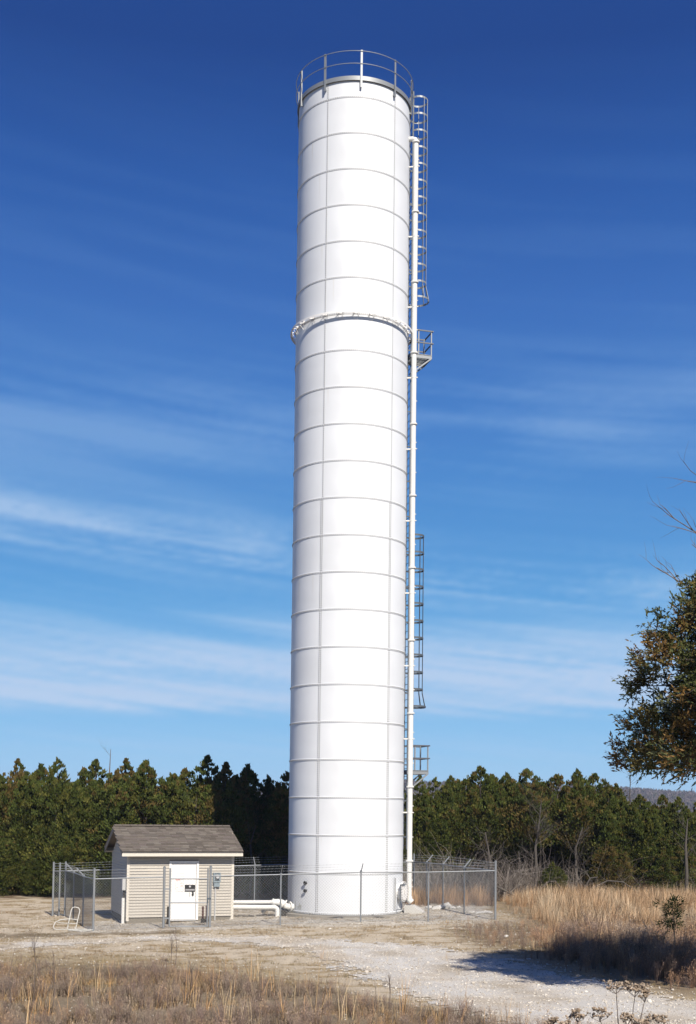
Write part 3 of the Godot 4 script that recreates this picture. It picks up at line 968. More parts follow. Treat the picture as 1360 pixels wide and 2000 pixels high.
func build_inlet_pipes() -> void:
	var t := thing("inlet_pipe", "upper white water pipe running from the pump house to the tank", "pipe", Vector3.ZERO)
	var a := MB.new()
	a.tube([Vector3(-4.30, 0.385, -0.95), Vector3(-2.74, 0.40, -1.02)], [0.075, 0.075], 14)
	a.tube([Vector3(-2.78, 0.40, -1.02), Vector3(-2.60, 0.40, -1.03), Vector3(-2.45, 0.385, -1.05), Vector3(-2.34, 0.33, -1.08), Vector3(-2.26, 0.25, -1.10), Vector3(-2.14, 0.22, -1.16), Vector3(-1.88, 0.22, -1.30)], [0.10, 0.125, 0.14, 0.14, 0.13, 0.12, 0.12], 14)
	put("pipe_run", a.mesh(), M.pipe_white, t)
	for q in [[Vector3(-2.72, 0.40, -1.02), Vector3(1, 0, 0), 0.15], [Vector3(-2.34, 0.33, -1.08), Vector3(0.75, -0.66, -0.1), 0.20], [Vector3(-2.10, 0.22, -1.18), Vector3(0.87, 0, -0.45), 0.21]]:
		var f := MB.new()
		f.tube([q[0] - q[1].normalized() * 0.022, q[0] + q[1].normalized() * 0.022], [q[2], q[2]], 18)
		put("pipe_flange", f.mesh(), M.pipe_white, t)
	var l := thing("drain_pipe", "lower white pipe from the pump house bending down into gravel", "pipe", Vector3.ZERO)
	var b := MB.new()
	b.tube([Vector3(-4.25, 0.21, -0.80), Vector3(-2.72, 0.225, -0.80), Vector3(-2.62, 0.215, -0.80), Vector3(-2.565, 0.17, -0.80), Vector3(-2.55, 0.08, -0.80), Vector3(-2.55, -0.3, -0.80)], [0.088, 0.088, 0.088, 0.088, 0.088, 0.088], 14)
	put("pipe_run", b.mesh(), M.pipe_white, l)
	var c := MB.new()
	c.tube([Vector3(-2.69, 0.225, -0.80), Vector3(-2.655, 0.222, -0.80)], [0.102, 0.102], 14)
	put("pipe_collar", c.mesh(), M.pipe_white, l)
	var s := thing("buried_pipe_elbow", "short white pipe elbow half buried behind the drain pipe", "pipe", Vector3.ZERO)
	var e := MB.new()
	e.tube([Vector3(-3.15, -0.02, -1.5), Vector3(-3.02, 0.12, -1.45), Vector3(-2.75, 0.13, -1.4), Vector3(-2.55, 0.02, -1.36), Vector3(-2.5, -0.2, -1.36)], [0.09, 0.09, 0.085, 0.085, 0.085], 12)
	put("pipe_run", e.mesh(), M.pipe_white, s)
	var k := thing("valve_stop", "dark rusted valve body under the white pipe by the tank", "valve", Vector3(-2.34, -0.12, -1.0))
	var v := MB.new()
	v.tube([Vector3(0, 0, 0), Vector3(0, 0.12, 0), Vector3(0.0, 0.22, 0)], [0.16, 0.19, 0.10], 12)
	put("body", v.mesh(), M.dark_pipe, k)
	var w := MB.new()
	for i in 3:
		w.bar(Vector3(-0.18, 0.05 + 0.01 * i, 0.12), Vector3(0.22, 0.05 + 0.01 * i, 0.16), 0.05, 0.03)
	put("support", w.mesh(), M.dark_pipe, k)

# ---------------------------------------------------------------- pump house
func build_house() -> void:
	var W := 3.92
	var D := 3.55
	var y0 := gh(-7.2, 0.6) - 0.02
	var h := thing("pump_house", "small cream sided pump house with brown shingle roof inside the fence", "shed", Vector3(-7.87, y0, 1.24), deg_to_rad(19.5))
	var core := MB.new()
	core.bx(Vector3(W * 0.5, 1.23, -D * 0.5), Vector3(W - 0.06, 2.7, D - 0.06))
	put("wall", core.mesh(), M.soffit, h)
	var base := MB.new()
	base.bx(Vector3(W * 0.5, 0.04, -D * 0.5), Vector3(W - 0.02, 0.22, D - 0.02))
	put("concrete_base", base.mesh(), M.concrete, h)
	# lap siding, board by board
	var ex := 0.104
	var slat := func(x0: float, x1: float, y: float, hh: float) -> ArrayMesh:
		var b := MB.new()
		var a0 := Vector3(x0, y, 0.030); var a1 := Vector3(x1, y, 0.030)
		var m0 := Vector3(x0, y + 0.042, 0.026); var m1 := Vector3(x1, y + 0.042, 0.026)
		var s0 := Vector3(x0, y + 0.050, 0.008); var s1 := Vector3(x1, y + 0.050, 0.008)
		var t0 := Vector3(x0, y + hh, 0.004); var t1 := Vector3(x1, y + hh, 0.004)
		var B := Vector3(0, 0, -0.012)
		b.quad(a0, a1, m1, m0, Vector3.BACK); b.quad(m0, m1, s1, s0, Vector3(0, 1, 0.3)); b.quad(s0, s1, t1, t0, Vector3.BACK)
		b.quad(a0, a1, a1 + B * 2.0, a0 + B * 2.0, Vector3.DOWN); b.quad(t0, t1, t1 + B, t0 + B, Vector3.UP)
		b.quad(a0 + B * 2.0, a1 + B * 2.0, t1 + B, t0 + B, Vector3.FORWARD)
		for e in [[a0, m0, s0, t0, Vector3.LEFT], [a1, m1, s1, t1, Vector3.RIGHT]]:
			b.quad(e[0], e[0] + B * 2.0, e[3] + B, e[3], e[4]); b.tri(e[0], e[1], e[3], e[4]); b.tri(e[1], e[2], e[3], e[4])
		return b.mesh()
	var cache := {}
	var wall_of := func(xf: Transform3D, x0: float, x1: float, ya: float, rows: int) -> void:
		var key := "%.3f" % (x1 - x0)
		if not cache.has(key):
			cache[key] = slat.call(0.0, x1 - x0, 0.0, ex - 0.002)
		for i in rows:
			put("siding_board", cache[key], M["siding%d" % (rng.randi() % 4)], h, xf * Transform3D(Basis(), Vector3(x0, ya + ex * i, 0)))
	var front := Transform3D()
	var dx0 := 1.52
	var dx1 := 2.60
	var rows := 23
	wall_of.call(front, 0.05, dx0, 0.239, rows - 1)
	wall_of.call(front, dx1, W - 0.05, 0.239, rows - 1)
	wall_of.call(front, dx0 + 0.002, dx1 - 0.002, 0.135 + ex * 21, 2)
	var left := Transform3D(Basis(Vector3.UP, -PI / 2), Vector3(0, 0, -D))
	wall_of.call(left, 0.05, D - 0.05, 0.239, rows - 1)
	var right := Transform3D(Basis(Vector3.UP, PI / 2), Vector3(W, 0, 0))
	wall_of.call(right, 0.05, D - 0.05, 0.239, rows - 1)
	var rear := Transform3D(Basis(Vector3.UP, PI), Vector3(W, 0, -D))
	wall_of.call(rear, 0.05, W - 0.05, 0.239, rows - 1)
	for q in [[front, 0.05, dx0], [front, dx1, W - 0.05], [left, 0.05, D - 0.05], [right, 0.05, D - 0.05], [rear, 0.05, W - 0.05]]:
		var bb := MB.new()
		bb.box(q[0] * Transform3D(Basis(), Vector3((q[1] + q[2]) * 0.5, 0.105, 0.0)), Vector3(q[2] - q[1], 0.19, 0.035))
		put("base_board", bb.mesh(), M.base_board, h)
	# gables
	var ye := 2.53
	var ridge := 3.42
	for side in [left, right]:
		for i in 8:
			var y: float = 0.135 + ex * (rows + i)
			var k := (y + ex - ye) / (ridge - ye)
			var half := D * 0.5 * (1.0 - k) + 0.02
			if half < 0.08:
				break
			var m: ArrayMesh = slat.call(D * 0.5 - half, D * 0.5 + half, 0.0, ex - 0.002)
			put("siding_board", m, M["siding%d" % (rng.randi() % 4)], h, side * Transform3D(Basis(), Vector3(0, y, 0)))
	var gm := MB.new()
	for x in [0.03, W - 0.03]:
		var A := Vector3(x, ye - 0.1, -0.05); var B := Vector3(x, ye - 0.1, -D + 0.05); var C := Vector3(x, ridge, -D * 0.5)
		gm.tri(A, B, C, Vector3.LEFT if x < 1.0 else Vector3.RIGHT)
		gm.tri(A + Vector3(0.02 if x < 1.0 else -0.02, 0, 0), B + Vector3(0.02 if x < 1.0 else -0.02, 0, 0), C + Vector3(0.02 if x < 1.0 else -0.02, 0, 0), Vector3.RIGHT if x < 1.0 else Vector3.LEFT)
	put("gable_wall", gm.mesh(), M.soffit, h)
	# corner posts and starter strip
	for c in [[0.0, 0.0], [W, 0.0], [0.0, -D], [W, -D]]:
		var b := MB.new()
		var sx := -1.0 if c[0] < 1.0 else 1.0
		var sz := 1.0 if c[1] > -1.0 else -1.0
		b.bx(Vector3(c[0] - sx * 0.022, 1.32, c[1] + sz * 0.008), Vector3(0.098, 2.42, 0.035))
		b.bx(Vector3(c[0] + sx * 0.008, 1.32, c[1] - sz * 0.034), Vector3(0.035, 2.42, 0.075))
		put("corner_trim", b.mesh(), M.trim, h)
	# roof: deck, shingles, fascia, rakes, soffit
	var ov := 0.42
	var ra := 0.27
	var eave_y := 2.64
	var slope := (ridge + 0.10 - eave_y) / (D * 0.5 + ov)
	var ang := atan(slope)
	var L := (D * 0.5 + ov) / cos(ang)
	for s in 2:
		var fr := Transform3D(Basis(Vector3.RIGHT, ang), Vector3(-ra, eave_y, ov))
		if s == 1:
			fr = Transform3D(Basis(Vector3.UP, PI), Vector3(W, 0, -D)) * fr
		var dk := MB.new()
		dk.box(fr * Transform3D(Basis(), Vector3((W + 2 * ra) * 0.5, -0.012, -L * 0.5 + 0.004)), Vector3(W + 2 * ra, 0.022, L))
		var deck := put("roof", dk.mesh(), M.soffit, h)
		var n := 16
		var e := L / n
		var sh := []
		for wd in [0.23, 0.255, 0.28]:
			var b := MB.new()
			var lo := 0.012; var hi := 0.002
			var P := func(x: float, z: float, y: float) -> Vector3:
				return Vector3(x, y, z)
			var z0 := 0.0; var z1 := -e * 1.06
			var a: Vector3 = P.call(0.003, z0, lo); var c: Vector3 = P.call(wd - 0.003, z0, lo)
			var d: Vector3 = P.call(wd - 0.003, z1, hi); var f: Vector3 = P.call(0.003, z1, hi)
			var dn := Vector3(0, -lo + 0.0005, 0)
			b.quad(a, c, d, f, Vector3.UP); b.quad(a, c, c + dn, a + dn, Vector3.BACK)
			b.quad(a, f, f + Vector3(0, -hi + 0.0005, 0), a + dn, Vector3.LEFT); b.quad(c, d, d + Vector3(0, -hi + 0.0005, 0), c + dn, Vector3.RIGHT)
			sh.append(b.mesh())
		var joined := MB.new()
		for r in n:
			var x := -0.02
			var first := true
			while x < W + 2 * ra - 0.05:
				var k := rng.randi() % 3
				var wd: float = [0.23, 0.255, 0.28][k]
				if first:
					x -= 0.03 * (r % 3); first = false
				wd = minf(wd, W + 2 * ra + 0.02 - x)
				var full: float = [0.23, 0.255, 0.28][k]
				var xf := fr * Transform3D(Basis().scaled(Vector3(wd / full, [1.0, 1.35, 1.0, 1.6][rng.randi() % 4], 1.0)), Vector3(x, 0.0, -e * r + 0.012))
				if s == 0:
					put("shingle", sh[k], M["shingle%d" % (rng.randi() % 6)], deck, xf)
				else:
					joined.box(xf * Transform3D(Basis(), Vector3(full * 0.5, 0.004, -e * 0.5)), Vector3(full - 0.006, 0.009, e))
				x += wd
		if s == 1:
			var jm := put("shingles", joined.mesh(), M.shingle1, deck)
			jm.set_meta("kind", "stuff")
		else:
			var cap := MB.new()
			for q in 15:
				var x := -ra + 0.02 + q * (W + 2 * ra) / 15.0
				cap.box(Transform3D(Basis(Vector3.RIGHT, ang), Vector3(x + 0.14, ridge + 0.122, -D * 0.5 + 0.06)), Vector3(0.285, 0.012, 0.13))
				cap.box(Transform3D(Basis(Vector3.RIGHT, -ang), Vector3(x + 0.14, ridge + 0.122, -D * 0.5 - 0.06)), Vector3(0.285, 0.012, 0.13))
			put("ridge_cap", cap.mesh(), M.shingle0, h)
		var fa := MB.new()
		fa.box(Transform3D(fr.basis.orthonormalized() * Basis(Vector3.RIGHT, -ang), fr * Vector3((W + 2 * ra) * 0.5, -0.115, -0.02)), Vector3(W + 2 * ra, 0.175, 0.028))
		put("fascia", fa.mesh(), M.trim, h)
		var de := MB.new()
		de.box(Transform3D(fr.basis.orthonormalized() * Basis(Vector3.RIGHT, -ang), fr * Vector3((W + 2 * ra) * 0.5, -0.008, 0.004)), Vector3(W + 2 * ra + 0.01, 0.028, 0.022))
		put("drip_edge", de.mesh(), M.dark_pipe, h)
		for x in [0.012, W + 2 * ra - 0.012]:
			var rk := MB.new()
			rk.box(fr * Transform3D(Basis(), Vector3(x, -0.105, -L * 0.5 + 0.05)), Vector3(0.024, 0.16, L - 0.13))
			put("rake_board", rk.mesh(), M.rake, h)
		var so := MB.new()
		so.box(Transform3D(fr.basis.orthonormalized() * Basis(Vector3.RIGHT, -ang), fr * Vector3((W + 2 * ra) * 0.5, -0.20, -0.235)), Vector3(W + 2 * ra - 0.05, 0.012, ov - 0.02))
		put("soffit", so.mesh(), M.soffit, h)
	# door in its frame
	var door := MB.new()
	door.bx(Vector3(2.06, 1.16, -0.005), Vector3(0.90, 2.02, 0.05))
	var dm := put("door", door.mesh(), M.door, h)
	for q in [[Vector3(1.555, 1.19, 0.018), Vector3(0.085, 2.16, 0.07)], [Vector3(2.565, 1.19, 0.018), Vector3(0.085, 2.16, 0.07)], [Vector3(2.06, 2.225, 0.018), Vector3(0.925, 0.09, 0.07)]]:
		var b := MB.new()
		b.bx(q[0], q[1])
		put("door_frame", b.mesh(), M.door, dm)
	var sill := MB.new()
	sill.bx(Vector3(2.06, 0.12, 0.02), Vector3(0.925, 0.05, 0.10))
	put("door_sill", sill.mesh(), M.grey_box, dm)
	var kb := MB.new()
	kb.tube([Vector3(2.40, 1.06, 0.02), Vector3(2.40, 1.06, 0.055), Vector3(2.40, 1.06, 0.095)], [0.022, 0.022, 0.034], 12)
	kb.bx(Vector3(2.40, 1.08, 0.024), Vector3(0.07, 0.17, 0.010))
	put("door_knob", kb.mesh(), M.dark_steel2, dm)
	for y in [0.4, 1.2, 1.95]:
		var hg := MB.new()
		hg.rod(Vector3(1.605, y - 0.05, 0.03), Vector3(1.605, y + 0.05, 0.03), 0.012, 8)
		put("hinge", hg.mesh(), M.grey_box, dm)
	# faint printed lines and the red bordered notice
	var row := func(x0: float, x1: float, y: float, hh: float, m: Material, step: float) -> void:
		var b := MB.new()
		var x := x0
		while x < x1:
			var w := step * rng.randf_range(0.45, 0.85)
			b.bx(Vector3(x + w * 0.5, y, 0.0215), Vector3(w, hh * rng.randf_range(0.7, 1.0), 0.003))
			x += step
		put("printed_line", b.mesh(), m, dm)
	row.call(1.76, 2.06, 1.80, 0.035, M.grey_ink, 0.035)
	row.call(1.76, 2.06, 1.69, 0.035, M.grey_ink, 0.030)
	row.call(1.76, 1.92, 1.575, 0.05, M.red, 0.045)
	row.call(1.92, 2.03, 1.575, 0.035, M.grey_ink, 0.035)
	var nt := MB.new()
	nt.bx(Vector3(1.90, 1.335, 0.023), Vector3(0.30, 0.38, 0.006))
	var notice := put("notice", nt.mesh(), M.paper, dm)
	var nb := MB.new()
	for q in [[1.90, 1.515, 0.30, 0.014], [1.90, 1.235, 0.30, 0.012], [1.90, 1.195, 0.30, 0.010], [1.90, 1.15, 0.30, 0.016], [1.756, 1.37, 0.012, 0.28], [2.044, 1.33, 0.012, 0.36]]:
		nb.bx(Vector3(q[0], q[1], 0.0275), Vector3(q[2], q[3], 0.003))
	put("notice_border", nb.mesh(), M.grey_ink, notice)
	var np := MB.new()
	for q in [[1.83, 1.46, 0.10, 0.02], [1.97, 1.46, 0.10, 0.05], [1.84, 1.40, 0.12, 0.02], [1.98, 1.36, 0.10, 0.07], [1.83, 1.31, 0.10, 0.03]]:
		np.bx(Vector3(q[0], q[1], 0.0275), Vector3(q[2], q[3], 0.003))
	put("notice_print", np.mesh(), M.pink, notice)
	# electric meter on the front wall, its conduit, and the boxes on the left wall
	var mb := MB.new()
	mb.bx(Vector3(3.28, 1.66, 0.085), Vector3(0.27, 0.36, 0.13))
	mb.bx(Vector3(3.28, 1.39, 0.075), Vector3(0.22, 0.14, 0.11))
	var meter := put("meter_box", mb.mesh(), M.meter, h)
	var gl := MB.new()
	gl.tube([Vector3(3.28, 1.69, 0.15), Vector3(3.28, 1.69, 0.21), Vector3(3.28, 1.69, 0.25)], [0.088, 0.085, 0.06], 18)
	put("meter_dial", gl.mesh(), M.grey_box, meter)
	var ms := MB.new()
	for y in [1.80, 1.56]:
		ms.bx(Vector3(3.28, y, 0.1525), Vector3(0.20, 0.018, 0.006))
	put("meter_slot", ms.mesh(), M.black, meter)
	var cd := MB.new()
	cd.rod(Vector3(3.24, 0.05, 0.05), Vector3(3.24, 1.33, 0.05), 0.024, 10)
	put("conduit", cd.mesh(), M.grey_box, h)
	var ub := MB.new()
	ub.box(left * Transform3D(Basis(), Vector3(D - 0.30, 1.42, 0.085)), Vector3(0.28, 0.42, 0.13))
	put("utility_box", ub.mesh(), M.grey_box, h)
	var uc := MB.new()
	uc.rod(left * Vector3(D - 0.30, 0.9, 0.06), left * Vector3(D - 0.30, 1.21, 0.06), 0.035, 10)
	put("conduit", uc.mesh(), M.dark_pipe, h)
	var ud := MB.new()
	ud.rod(left * Vector3(D - 0.22, 0.0, 0.10), left * Vector3(D - 0.22, 0.93, 0.10), 0.06, 12)
	put("riser_pipe", ud.mesh(), M.pipe_white, h)

func build_yard() -> void:
	# small things round the pump house
	var b := thing("marker_post", "short dark steel post left of the pump house door", "post", G(-6.30, 1.75))
	var p := MB.new()
	p.tube([Vector3(0, -0.1, 0), Vector3(0, 0.60, 0), Vector3(0, 0.63, 0)], [0.045, 0.045, 0.03], 12)
	put("pipe", p.mesh(), M.dark_pipe, b)
	var pc := MB.new()
	pc.tube([Vector3(0, 0.02, 0), Vector3(0, 0.09, 0)], [0.07, 0.06], 12)
	put("collar", pc.mesh(), M.dark_pipe, b)
	for i in 2:
		var r := thing("red_pipe_stub", ["left one of two dark red pipe stubs beside the door", "right one of two dark red pipe stubs beside the door"][i], "pipe", G(-5.11 + 0.135 * i, 1.35), 0.0, "dark red pipe stubs by the door")
		var q := MB.new()
		q.rod(Vector3(0, -0.1, 0), Vector3(0, 0.56 + 0.02 * i, 0), 0.036, 12)
		put("pipe", q.mesh(), M.red_pipe, r)
		var v := MB.new()
		v.tube([Vector3(0, 0.0, 0), Vector3(0, 0.05, 0), Vector3(0, 0.12, 0), Vector3(0, 0.15, 0)], [0.05, 0.075, 0.07, 0.045], 12)
		put("valve", v.mesh(), M.dark_pipe, r)
		var w := MB.new()
		w.tube([Vector3(0, 0.555 + 0.02 * i, 0), Vector3(0, 0.59 + 0.02 * i, 0)], [0.046, 0.042], 10)
		put("cap", w.mesh(), M.red_pipe, r)
	# tubular frame outside the fence
	var f := thing("tubular_frame", "discarded white tubular metal frame standing outside the left fence", "metal frame", G(-9.45, 3.1), deg_to_rad(12.0))
	var u := MB.new()
	var U := func(u: MB, pts: Array, r: float) -> void:
		var rr := []
		rr.resize(pts.size()); rr.fill(r)
		u.tube(pts, rr, 8)
	U.call(u, [Vector3(-0.12, 0.02, 0.10), Vector3(0.0, 0.66, -0.08), Vector3(0.04, 0.74, -0.10), Vector3(0.12, 0.755, -0.10), Vector3(0.24, 0.73, -0.10), Vector3(0.29, 0.64, -0.08), Vector3(0.16, 0.02, 0.12)], 0.018)
	put("back_hoop", u.mesh(), M.tube_white, f)
	u = MB.new()
	U.call(u, [Vector3(-0.13, 0.02, 0.12), Vector3(-0.48, 0.03, 0.30), Vector3(-0.56, 0.06, 0.30), Vector3(-0.58, 0.14, 0.24), Vector3(-0.52, 0.26, 0.10), Vector3(-0.36, 0.33, 0.02), Vector3(-0.05, 0.36, 0.0), Vector3(0.22, 0.33, 0.02)], 0.016)
	put("side_tube", u.mesh(), M.tube_white, f)
	u = MB.new()
	U.call(u, [Vector3(-0.50, 0.03, 0.32), Vector3(0.16, 0.02, 0.14)], 0.014)
	U.call(u, [Vector3(-0.45, 0.24, 0.10), Vector3(0.2, 0.2, 0.1)], 0.012)
	put("cross_tube", u.mesh(), M.tube_white, f)
	var g := thing("flat_white_frame", "white rectangular tube frame lying on gravel by the fence post", "metal frame", G(-8.95, 3.75, 0.03), deg_to_rad(-28.0))
	u = MB.new()
	U.call(u, [Vector3(-0.34, 0, -0.22), Vector3(0.32, 0.02, -0.22), Vector3(0.38, 0.02, -0.16), Vector3(0.38, 0.01, 0.20), Vector3(0.32, 0.0, 0.25), Vector3(-0.34, 0, 0.25), Vector3(-0.38, 0, 0.2), Vector3(-0.38, 0, -0.18), Vector3(-0.34, 0, -0.22)], 0.02)
	put("outer_tube", u.mesh(), M.tube_white, g)
	for x in [-0.15, 0.08]:
		u = MB.new()
		U.call(u, [Vector3(x, 0.01, -0.21), Vector3(x, 0.01, 0.24)], 0.014)
		put("cross_tube", u.mesh(), M.tube_white, g)
	# broken concrete inside the right corner
	var spots := [[3.7, -3.6, 0.30, 0.10], [4.05, -3.9, 0.24, 0.16], [4.3, -3.5, 0.20, 0.09], [4.55, -3.85, 0.16, 0.08], [3.4, -4.1, 0.22, 0.08], [5.2, -1.5, 0.28, 0.07], [5.5, -1.7, 0.20, 0.08], [4.9, -1.8, 0.16, 0.06], [5.0, 7.4, 0.14, 0.06]]
	var says := ["largest pale slab in the rubble pile behind the right fence", "thickest chunk standing up in the rubble pile inside the fence", "flat chunk at the front of the rubble pile inside fence", "small chunk at the right end of the rubble pile", "chunk at the left end of the rubble pile inside fence", "long flat slab beside the right fence corner post", "right one of the slabs beside the fence corner post", "left one of the slabs beside the fence corner post", "lone small pale stone in weeds ahead of the fence corner"]
	for i in spots.size():
		var s: Array = spots[i]
		var k := MB.new()
		k.blob(Vector3.ZERO, Vector3(s[2], s[3], s[2] * 0.7), rng, 0.22)
		var o := put("concrete_chunk", k.mesh(), M.pale_concrete, self, Transform3D(Basis.from_euler(Vector3(rng.randf_range(-0.2, 0.2), rng.randf() * 3.0, rng.randf_range(-0.2, 0.2))), G(s[0], s[1], s[3] * 0.5)))
		tag(o, says[i], "concrete chunk", "broken concrete by the fence")

# ---------------------------------------------------------------- fence
func build_fence() -> void:
	var f := thing("chain_link_fence", "galvanised chain link fence topped with barbed wire round tank", "fence")
	var top := 1.76
	var post := func(x: float, z: float, hgt: float, r: float) -> void:
		var b := MB.new()
		var y := gh(x, z)
		b.tube([Vector3(x, y - 0.15, z), Vector3(x, y + hgt, z)], [r, r], 10, false)
		b.tube([Vector3(x, y + hgt, z), Vector3(x, y + hgt + 0.02, z), Vector3(x, y + hgt + 0.045, z)], [r * 1.12, r * 1.05, 0.004], 10, false)
		put("fence_post", b.mesh(), M.galv, f)
	var wire_panel := func(a: Vector3, c: Vector3, h: float, parent: Node) -> void:
		# woven diamonds: two families of diagonal wires
		var b := MB.new()
		var A := Vector2(a.x, a.z); var C := Vector2(c.x, c.z)
		var L := A.distance_to(C)
		var step := 0.105
		var out := Vector3(c.z - a.z, 0, a.x - c.x).normalized()
		var P := func(s: float, y: float) -> Vector3:
			return a.lerp(c, s / L) + Vector3.UP * y
		var k := -h
		while k < L:
			for fam in 2:
				var s0 := maxf(k, 0.0); var s1 := minf(k + h, L)
				if s1 - s0 < 0.02:
					continue
				var y0 := s0 - k; var y1 := s1 - k
				if fam == 1:
					y0 = h - y0; y1 = h - y1
				var o := out * (0.003 if fam == 0 else -0.003)
				b.tube([P.call(s0, y0) + o, P.call(s1, y1) + o], [0.0030, 0.0030], 3, false)
			k += step
		var m := put("chain_link_mesh", b.mesh(), M.wire, parent)
		m.set_meta("kind", "stuff")
	var run := func(pts: Array, terminal: Array, gap: int, out: Vector3, kind: String) -> void:
		# one side of the enclosure: posts at pts, rail, mesh, arms, three barbed wires
		var tips := []
		for i in pts.size():
			var x: float = pts[i][0]; var z: float = pts[i][1]
			var q := G(x, z)
			if terminal[i]:
				tips.append([q + Vector3.UP * (top + 0.10), q + Vector3.UP * (top + 0.20), q + Vector3.UP * (top + 0.30)])
			else:
				var arm := MB.new()
				var base := q + Vector3.UP * (top + 0.02)
				var tip := base + out * 0.27 + Vector3.UP * 0.30
				arm.bar(base, tip, 0.042, 0.02)
				arm.tube([base - Vector3.UP * 0.05, base + Vector3.UP * 0.05], [0.045, 0.04], 10)
				put("barbed_wire_arm", arm.mesh(), M.galv, f)
				tips.append([base.lerp(tip, 0.36), base.lerp(tip, 0.68), base.lerp(tip, 0.98)])
		for i in pts.size() - 1:
			var a := G(pts[i][0], pts[i][1]); var c := G(pts[i + 1][0], pts[i + 1][1])
			for w in 3:
				var b := MB.new()
				var p0: Vector3 = tips[i][w]; var p1: Vector3 = tips[i + 1][w]
				b.tube([p0, (p0 + p1) * 0.5 - Vector3.UP * 0.012, p1], [0.003, 0.003, 0.003], 4, false)
				var n := int(p0.distance_to(p1) / 0.13)
				for k in n:
					var q := p0.lerp(p1, (k + 0.5) / n) - Vector3.UP * 0.006
					b.bar(q + Vector3(-0.012, -0.018, 0), q + Vector3(0.012, 0.018, 0), 0.003, 0.003)
					b.bar(q + Vector3(0.006, -0.016, 0.012), q + Vector3(-0.006, 0.016, -0.012), 0.003, 0.003)
				put("barbed_wire", b.mesh(), M.wire, f)
			if i == gap:
				continue
			var rl := MB.new()
			rl.rod(a + Vector3.UP * top, c + Vector3.UP * top, 0.022, 8)
			put("top_rail", rl.mesh(), M.galv, f)
			var tw := MB.new()
			tw.rod(a + Vector3.UP * 0.05, c + Vector3.UP * 0.05, 0.004, 4)
			put("tension_wire", tw.mesh(), M.wire, f)
			wire_panel.call(a + Vector3.UP * 0.05, c + Vector3.UP * 0.05, top - 0.07, f)
	var c_l := [-8.54, 3.78]
	var c_r := [5.43, 1.25]
	var b_l := [-11.5, -2.75]
	var b_r := [2.95, -7.3]
	var fl := func(x: float) -> Array:
		return [x, 3.78 - 0.1811 * (x + 8.54)]
	var front := [c_l, fl.call(-6.22), fl.call(-4.66), fl.call(-2.25), fl.call(0.56), fl.call(2.98), c_r]
	var right := [c_r, [4.58, -1.6], [3.95, -4.0], [3.4, -5.8], b_r]
	var rear := [b_r, [0.6, -6.5], [-1.5, -5.85], [-3.75, -5.1], [-6.2, -4.3], [-8.7, -3.55], b_l]
	var left := [b_l, [-11.22, -2.62], [-10.95, -2.42], [-10.24, -0.74], [-9.40, 1.45], c_l]
	for p in [c_l, c_r, b_l, b_r]:
		post.call(p[0], p[1], top + 0.33, 0.040)
	post.call(-10.95, -2.42, top + 0.33, 0.036)
	post.call(-11.22, -2.62, top + 0.30, 0.036)
	for p in [front[1], front[2]]:
		post.call(p[0], p[1], top + 0.33, 0.042)
	for q in [front[3], front[4], front[5], right[1], right[2], right[3], rear[1], rear[2], rear[3], rear[4], rear[5], left[3], left[4]]:
		post.call(q[0], q[1], top, 0.028)
	run.call(front, [true, true, true, false, false, false, true], 1, Vector3(0.23, 0, 0.97), "front")
	run.call(right, [true, false, false, false, true], -1, Vector3(0.95, 0, -0.3), "right")
	run.call(rear, [true, false, false, false, false, false, true], -1, Vector3(-0.3, 0, -0.95), "rear")
	run.call(left, [true, true, true, false, false, true], -1, Vector3(-0.94, 0, 0.34), "left")
	# walk gate with its own frame
	var g0 := G(front[1][0], front[1][1]); var g1 := G(front[2][0], front[2][1])
	var gate := thing("fence_gate", "chain link walk gate in front of pump house door, black sign on it", "gate", g0, atan2(-(g1.z - g0.z), g1.x - g0.x))
	var w := Vector2(g1.x - g0.x, g1.z - g0.z).length()
	for x in [0.20, w - 0.09]:
		var b := MB.new()
		b.rod(Vector3(x, 0.06, 0), Vector3(x, top + 0.30, 0), 0.028, 10)
		put("gate_upright", b.mesh(), M.galv, gate)
	for y in [0.07, 0.88, 1.70]:
		var b := MB.new()
		b.rod(Vector3(0.20, y, 0), Vector3(w - 0.09, y, 0), 0.021, 8)
		put("gate_rail", b.mesh(), M.galv, gate)
	wire_panel.call(Vector3(0.20, 0.08, 0), Vector3(w - 0.09, 0.08, 0), 1.61, gate)
	for y in [0.35, 1.35]:
		var b := MB.new()
		b.bar(Vector3(0.0, y, 0.01), Vector3(0.20, y, 0.01), 0.05, 0.03)
		put("gate_hinge", b.mesh(), M.galv, gate)
	var la := MB.new()
	la.bx(Vector3(w - 0.045, 1.02, 0.02), Vector3(0.15, 0.06, 0.05))
	la.bx(Vector3(w - 0.09, 0.94, 0.04), Vector3(0.05, 0.12, 0.025))
	put("gate_latch", la.mesh(), M.galv_dull, gate)
	var sg := MB.new()
	sg.bx(Vector3(0.88, 1.375, 0.035), Vector3(0.36, 0.245, 0.006))
	var sign := put("gate_sign", sg.mesh(), M.black, gate)
	var sm := MB.new()
	sm.tube([Vector3(0.88, 1.44, 0.0382), Vector3(0.88, 1.44, 0.040)], [0.036, 0.036], 12)
	put("sign_symbol", sm.mesh(), M.grey_ink, sign)
	var sx := MB.new()
	var xx := 0.73
	while xx < 1.02:
		var ww := rng.randf_range(0.018, 0.032)
		sx.bx(Vector3(xx + ww * 0.5, 1.325, 0.0395), Vector3(ww, 0.055, 0.003))
		xx += ww + 0.012
	put("sign_print", sx.mesh(), M.grey_ink, sign)
	var ch := MB.new()
	for i in 9:
		ch.bx(Vector3(0.86 + 0.003 * (i % 2), 1.235 - 0.02 * i, 0.034), Vector3(0.008 + 0.008 * (i % 2), 0.022, 0.014 - 0.006 * (i % 2)))
	put("sign_chain", ch.mesh(), M.galv_dull, gate)

